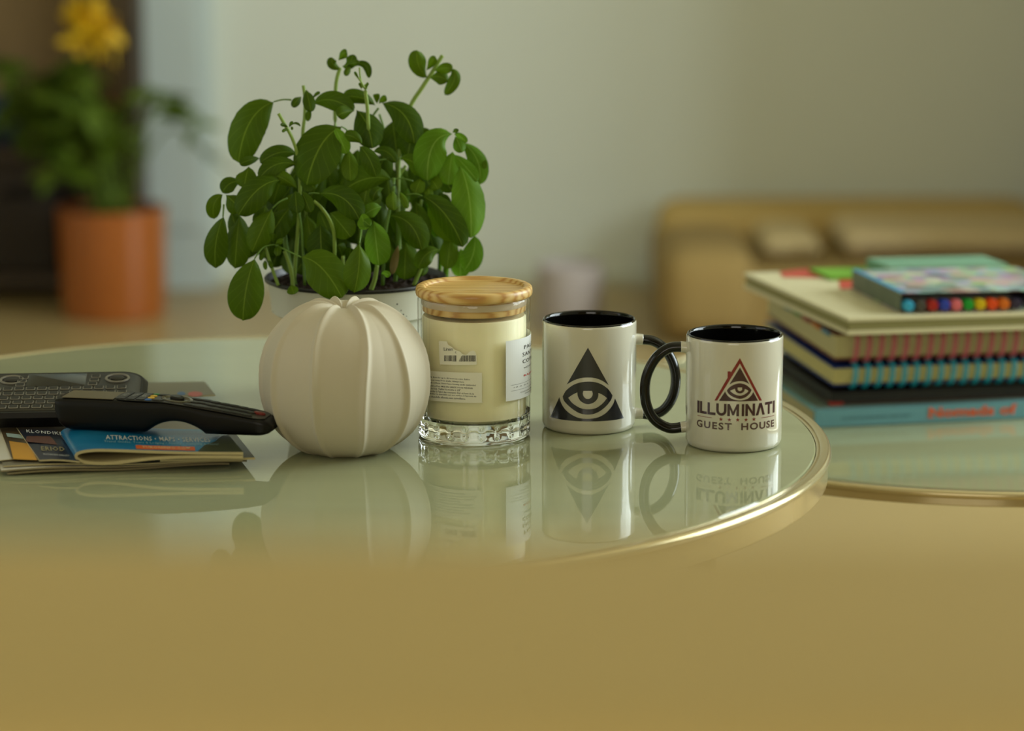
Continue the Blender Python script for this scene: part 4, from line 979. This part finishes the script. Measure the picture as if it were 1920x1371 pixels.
# 5 white magazine
z50, z51 = z41+.0045, level(589, 1590)
o5 = Vector((PY(1590, 600, 2.900).x, 2.900, 0)); an5 = .165; ex5 = Vector((math.cos(an5), math.sin(an5), 0)); ey5 = Vector((-math.sin(an5+.12), math.cos(an5+.12), 0))
M_ivory = mat('ivory_cover', (214, 206, 168), .35, var=.03); M_oliv = mat('olive_page_edges', (140, 134, 84), .7, var=.15, scale=300, stretch=(1, 1, 60))
b5 = empty('book', o5+Vector((0, 0, z50)), 'ivory softcover book with red shapes on top of the pink spiral notebook', 'book')
hm_ = (z51-z50)
bslab('cover', o5, ex5, ey5, 0, .262, 0, .29, z50, z50+hm_*.28, M_ivory, b5); bslab('pages', o5, ex5, ey5, .0015, .26, .0015, .288, z50+hm_*.28, z51-hm_*.22, M_oliv, b5); bslab('cover', o5, ex5, ey5, 0, .262, 0, .29, z51-hm_*.22, z51, M_ivory, b5)
M_rdp = mat('coral_red_print', (196, 72, 62), .4, var=.1)
def top5(poly, nm, m): decal(loops_bm([poly]), nm, m, b5, lambda x, y: PZ(x, y, z51-T+.0004))
top5([(1468, 520), (1462, 510), (1500, 505), (1560, 503), (1600, 512), (1580, 519), (1530, 521)], 'red_print', M_rdp); top5([(1575, 542), (1572, 520), (1612, 515), (1614, 541)], 'red_print', M_rdp)
# pen box and pens
z60 = z51+.0008; z61 = PY(1702, 549, 2.93).z
o6 = Vector((PY(1690, 575, 2.925).x, 2.925, 0)); an6 = .12; ex6 = Vector((math.cos(an6), math.sin(an6), 0)); ey6 = Vector((-math.sin(an6+.10), math.cos(an6+.10), 0))
pb_ = empty('pen_box', o6+Vector((0, 0, z60)), 'flat colourful printed box of felt pens lying on the ivory book', 'box')
WB, DB = .175, .150
M_prn = mat('printed_card', (150, 150, 138), .4)
_nt = M_prn.node_tree; _N = _nt.nodes; _L = _nt.links
_v = _N.new('ShaderNodeTexVoronoi'); _v.inputs['Scale'].default_value = 60; _tc = _N.new('ShaderNodeTexCoord'); _L.new(_tc.outputs['Object'], _v.inputs[0])
_hs = _N.new('ShaderNodeHueSaturation'); _hs.inputs['Saturation'].default_value = .50; _hs.inputs['Value'].default_value = .55; _L.new(_v.outputs['Color'], _hs.inputs['Color']); _L.new(_hs.outputs[0], _N['Principled BSDF'].inputs['Base Color'])
M_bb = mat('sky_blue_card', (52, 142, 182), .4)
bslab('base', o6, ex6, ey6, 0, WB, .004, DB, z60, z60+.0008, M_prn, pb_, 0); bslab('lid', o6, ex6, ey6, 0, WB, .004, DB, z61-.0008, z61, M_prn, pb_, 0)
bslab('side', o6, ex6, ey6, 0, .0010, .004, DB, z60+.0008, z61-.0008, mat('grey_green_card', (92, 104, 84), .5, var=.4, scale=60), pb_, 0); bslab('side', o6, ex6, ey6, WB-.001, WB, .004, DB, z60+.0008, z61-.0008, M_prn, pb_, 0)
bslab('back', o6, ex6, ey6, .001, WB-.001, DB-.001, DB, z60+.0008, z61-.0008, M_prn, pb_, 0); bslab('blue_edge', o6, ex6, ey6, -.0006, .006, .004, DB, z61, z61+.0006, M_bb, pb_, 0)
pr = (z61-z60)/2-.0016; pens = [('light blue', (52, 160, 200)), ('grey', (70, 68, 60)), ('dark red', (160, 28, 20)), ('blue', (40, 62, 160)), ('pink', (212, 104, 110)), ('green', (12, 146, 44)), ('yellow', (206, 176, 10)), ('red orange', (222, 74, 16)), ('orange', (206, 104, 20)), ('dark purple', (46, 38, 60))]
for k, (nm, c) in enumerate(pens):
    x = .008+k*.0122; cz = z60+.0009+.0056+.0002
    P0 = o6+ex6*x-ey6*.0005; M_p = mat('pen_'+nm.replace(' ', '_'), c, .35)
    e = empty('felt_pen', P0+Vector((0, 0, cz)), '%s felt pen, its round end showing at the open front of the box' % nm, 'pen', 'felt pens in the box')
    bm = bmesh.new(); R0 = .0056; prof = [(-.0005, .0030), (-.0002, .0048), (.0012, R0), (.012, R0)]
    n = 20; rows = []
    for (y, r) in prof: rows.append([bm.verts.new(P0+ey6*y+ex6*r*math.cos(2*PI*q/n)+Vector((0, 0, cz+r*math.sin(2*PI*q/n)))) for q in range(n)])
    for A, B in zip(rows, rows[1:]):
        for q in range(n): bm.faces.new((A[q], A[(q+1) % n], B[(q+1) % n], B[q]))
    bm.faces.new(rows[0]); bm.faces.new(rows[-1]); finish(bm, 'cap', M_p, e)
    bm = bmesh.new(); tube(bm, [P0+ey6*.012+Vector((0, 0, cz)), P0+ey6*.135+Vector((0, 0, cz))], .0050, 12); finish(bm, 'barrel', mat('pen_barrel', (190, 188, 178), .35) if k == 0 else bpy.data.materials['pen_barrel'], e)
# thin green folder at the back of the ivory book
gf = bslab('folder', o5+ey5*.225, Vector((math.cos(.14), math.sin(.14), 0)), ey5, .070, .26, 0, .060, z51+.0006, z51+.0040, mat('bright_green_folder', (112, 168, 48), .5, var=.05)); tag(gf, 'bright green thin folder behind the pen box at the back of the pile', 'folder')
gf2 = bslab('folder', o5+ey5*.215, Vector((math.cos(.14), math.sin(.14), 0)), ey5, .130, .26, 0, .062, z51+.0048, z51+.0150, mat('teal_folder', (112, 156, 130), .5, var=.1)); tag(gf2, 'pale teal case lying on the green folder behind the pen box', 'case')

# ================================================================== FAR BACKGROUND (blurred)
# terracotta pot with leafy plant
PX_, PY_ = PZ(236, 562, -T).x, 5.435
tp = empty('potted_plant', (PX_, PY_, 0), 'large leafy green plant in a terracotta pot on the floor, far left', 'potted plant')
M_terra = mat('terracotta', (166, 92, 36), .32, var=.12, scale=5, coat=.25)
ptz = PY(236, 388, PY_).z; pr_ = (340-133)/2/F_PX*PY_
finish(lathe([(0, .001), (pr_*.90, .001), (pr_*.94, .012), (pr_*.985, ptz*.85), (pr_*1.0, ptz), (pr_*.92, ptz), (pr_*.91, ptz-.02), (0, ptz-.02)], 64, (PX_, PY_, 0)), 'pot', M_terra, tp)
finish(lathe([(pr_*.90, ptz-.012), (pr_*.5, ptz-.008), (0, ptz-.006)], 32, (PX_, PY_, 0)), 'potting_soil', mat('dark_soil', (30, 22, 14), .9), tp)['kind'] = 'stuff'
M_fol = mat('fern_green', (84, 108, 10), .6, var=.35, scale=8)
def small_leaf(name, m, L_, W_):
    bm = bmesh.new(); sp = [(0, 0), (.25, .42), (.5, .5), (.8, .3), (1, 0)]
    up = [bm.verts.new((x*L_, y*W_, .12*W_*(1-x))) for x, y in sp]; mid = [bm.verts.new((x*L_, 0, -.10*L_*x*x)) for x, _ in sp[1:-1]]; lo = [bm.verts.new((x*L_, -y*W_, .12*W_*(1-x))) for x, y in sp[1:-1]]
    bm.faces.new((up[0], mid[0], up[1])); bm.faces.new((up[0], lo[0], mid[0]))
    for i in range(2): bm.faces.new((up[i+1], mid[i], mid[i+1], up[i+2])); bm.faces.new((mid[i], lo[i], lo[i+1], mid[i+1]))
    bm.faces.new((up[3], mid[2], up[4])); bm.faces.new((mid[2], lo[2], up[4]))
    me_o = finish(bm, name, m, None, smooth='full'); me = me_o.data; bpy.data.objects.remove(me_o); return me
lm = small_leaf('leaf', M_fol, .062, .034)
rg = random.Random(9)
fronds = []
for k in range(30):
    u = rg.gauss(125, 70); v = rg.uniform(120, 330); u = max(-10, min(245, u)); fronds.append((u, v, rg.uniform(-.16, .16)))
fronds += [(300, 188, -.05), (345, 205, 0), (372, 238, 0), (330, 190, .1), (395, 300, .05)]
fronds += [(20, 110, 0), (60, 150, .05), (0, 170, 0), (100, 250, -.1), (230, 260, -.1)]
for (u, v, dy) in fronds:
    tip = PY(u, v, PY_+dy); base = Vector((PX_+rg.uniform(-.04, .04), PY_+rg.uniform(-.03, .03), ptz-.01))
    midp = (base*.45+tip*.55)+Vector((0, 0, .10 if u > 260 else .05)); bm = bmesh.new(); cv = catmull([base, midp, tip], 10); tube(bm, cv, .0028, 5)
    finish(bm, 'stem', M_fol, tp, smooth='full')
    N_ = 5 if u > 260 else 10
    for q in range(N_):
        p = cv[int((len(cv)-1)*(1-.055*q*(1.0 if u < 260 else .7)))]
        o = bpy.data.objects.new('leaf', lm); COL.objects.link(o); o.parent = tp; o.matrix_parent_inverse = Matrix.Translation(-Vector((PX_, PY_, 0)))
        o.location = p; o.rotation_euler = (rg.uniform(-.8, .8), rg.uniform(-.4, .9), rg.uniform(0, 2*PI)); s = rg.uniform(.7, 1.25)*(1 if u < 260 else .8); o.scale = (s, s, s)
# dark wooden cabinet behind it
cab = empty('shelf_cabinet', (-1.05, 5.65, 0), 'dark wooden open cabinet behind the terracotta potted plant', 'cabinet')
M_dw = rampmat('dark_wood', [(0, (46, 34, 18)), (.5, (62, 46, 26)), (1, (78, 60, 36))], scale=5, dist=3, rough=.5, stretch=(6, 6, 1))
M_tanb = mat('tan_backboard', (122, 98, 60), .7, var=.1)
xr = PY(258, 200, 5.56).x
def cbx(name, b, m): bm = bmesh.new(); box(bm, *b); return finish(bm, name, m, cab, smooth=False, bev=.003)
cbx('side_panel', (xr-.024, xr, 5.56, 5.74, 0, 1.5), M_dw); cbx('side_panel', (-1.75, -1.726, 5.56, 5.74, 0, 1.5), M_dw)
cbx('back_panel', (-1.726, xr-.024, 5.725, 5.74, .30, 1.5), M_tanb); cbx('back_panel', (-1.726, xr-.024, 5.725, 5.74, 0, .30), M_dw)
for z_ in (.03, .27, 1.0, 1.476): cbx('shelf', (-1.726, xr-.024, 5.56, 5.725, z_, z_+.024), M_dw)
bm = bmesh.new(); box(bm, -.98, -.86, 5.58, 5.71, .055, .20); dc = finish(bm, 'storage_basket', mat('dark_brown_wicker', (46, 36, 24), .8, var=.4, scale=80), smooth=False, bev=.01); tag(dc, 'dark brown basket on the lowest shelf beside the terracotta pot', 'basket')
# blue storage box on the shelf
bm = bmesh.new(); box(bm, -1.05, -.80, 5.66, 5.69, .13, .29)
bb_o = PY(30, 415, 5.6); bm.free(); bm = bmesh.new(); box(bm, -1.08, -.775, 5.40, 5.62, .001, .0) if False else None
bm = bmesh.new(); box(bm, -1.18, -.93, 5.62, 5.715, .2945, .2945+.085); tag(finish(bm, 'storage_box', mat('deep_blue_box', (16, 44, 84), .6, var=.1), smooth=False, bev=.006), 'deep blue box on the cabinet shelf left of the plant', 'box')
# small terracotta pot beside the large one
c = Vector((-.905+.13, 0, 0))
finish(lathe([(0, .2945), (.026, .2945), (.034, .36), (.036, .362), (.036, .372), (.031, .372), (.030, .36), (0, .355)], 32, (c.x, 5.65, 0)), 'flower_pot', mat('pale_terracotta', (176, 112, 62), .7)); tag(bpy.data.objects['flower_pot'], 'small pale terracotta pot on the shelf behind the large pot', 'pot')
# yellow flowers in a dark basket hanging from the cabinet
c = PY(172, 45, 5.46)
fw = empty('flower_basket', (c.x, 5.46, c.z-.06), 'yellow flowers in a dark hanging basket at the top left', 'flowers')
finish(lathe([(0, c.z-.050), (.03, c.z-.046), (.046, c.z-.02), (.050, c.z+.012), (.046, c.z+.012), (.04, c.z-.01), (0, c.z-.02)], 32, (c.x, 5.46, 0)), 'basket', mat('dark_red_basket', (66, 34, 18), .8), fw)
M_yf = mat('yellow_petals', (224, 182, 8), .6, var=.2, scale=50); fl = small_leaf('petal', M_yf, .042, .024)
for k in range(60):
    o = bpy.data.objects.new('petal', fl); COL.objects.link(o); o.parent = fw; o.matrix_parent_inverse = Matrix.Translation(-Vector(fw.location))
    o.location = (c.x+rg.gauss(.010, .014), 5.41+rg.gauss(0, .012), c.z+rg.gauss(.000, .014)); o.rotation_euler = (rg.uniform(-PI, PI), rg.uniform(-PI, PI), rg.uniform(-PI, PI))
for s in (-1, 1):
    bm = bmesh.new(); tube(bm, [(c.x+s*.047, 5.46, c.z+.01), (c.x, 5.53, 1.02)], .0012, 6); finish(bm, 'hanger', M_dw, fw)
# low tan daybed beside the added shading wall with cushions
dbx0 = PY(1240, 500, 5.10).x
db = empty('daybed', (.65, 5.5, 0), 'low tan upholstered daybed in the right corner of the room', 'daybed')
M_tanf = mat('tan_upholstery', (160, 134, 80), .9, var=.08, scale=10); M_beige = mat('beige_cushion', (208, 186, 138), .9, var=.05, scale=12)
def soft(name, x0, x1, y0, y1, z0, z1, m, par=None, r=.05):
    bm = bmesh.new(); box(bm, x0, x1, y0, y1, z0, z1)
    bmesh.ops.bevel(bm, geom=bm.edges[:], offset=r, segments=5, profile=.6, affect='EDGES')
    return finish(bm, name, m, par, smooth='full')
zdb = PY(1400, 510, 5.12).z
soft('base', dbx0+.01, 1.00, 5.12, 5.72, .01, zdb, M_tanf, db, .03)
soft('armrest', dbx0, dbx0+.17, 5.10, 5.46, .01, PY(1330, 462, 5.15).z, M_tanf, db, .06)
soft('backrest', dbx0+.02, 1.0, 5.54, 5.735, .02, PY(1600, 385, 5.58).z, mat('ochre_upholstery', (204, 174, 108), .9), db, .05)
tag(soft('cushion', dbx0+.185, dbx0+.29, 5.22, 5.47, zdb+.001, PY(1500, 435, 5.30).z, M_beige, None, .03), 'small beige cushion beside the daybed armrest', 'cushion', 'beige daybed cushions')
tag(soft('cushion', dbx0+.33, .98, 5.22, 5.50, zdb+.001, PY(1700, 425, 5.30).z, mat('pale_beige_cushion', (216, 194, 150), .9), None, .035), 'long pale beige cushion filling the right of the daybed', 'cushion', 'beige daybed cushions')
# pale cylindrical basket on the floor behind the candle
c = PY(1068, 600, 5.3)
sb = tag(finish(lathe([(0, .001), (.052, .001), (.058, .01), (.060, .115), (.056, .118), (.053, .11), (.052, .02), (0, .018)], 40, (c.x, 5.3, 0)), 'storage_basket', mat('pale_lilac_felt', (188, 178, 176), .9, var=.03)), 'pale lilac round basket on the floor between candle and mug', 'basket')
# a tan sofa in front of the camera: the photograph looks over its back
SY = .91; sz = PY(960, 990, SY).z
sf = empty('sofa', (0, .7, 0), 'tan sofa back blurred across the bottom of the picture', 'sofa')
M_sofa = mat('tan_sofa_fabric', (192, 168, 104), .85, var=.03, scale=6)
def soft2(name, *a, **k): return soft(name, *a, **k)
soft('backrest', -.95, .95, .70, SY, .20, sz, M_sofa, sf, .02)
soft('seat', -.95, .95, SY+.002, 1.38, .18, .36, M_sofa, sf, .05)
for s in (-1, 1): soft('armrest', *( (-1.12, -.955) if s < 0 else (.955, 1.12)), .70, 1.40, .12, .56, M_sofa, sf, .05)
for x in (-1.05, 1.05):
    for y in (.78, 1.3): bm = bmesh.new(); tube(bm, [(x, y, .001), (x, y, .13)], .02, 10); finish(bm, 'leg', M_dw, sf)
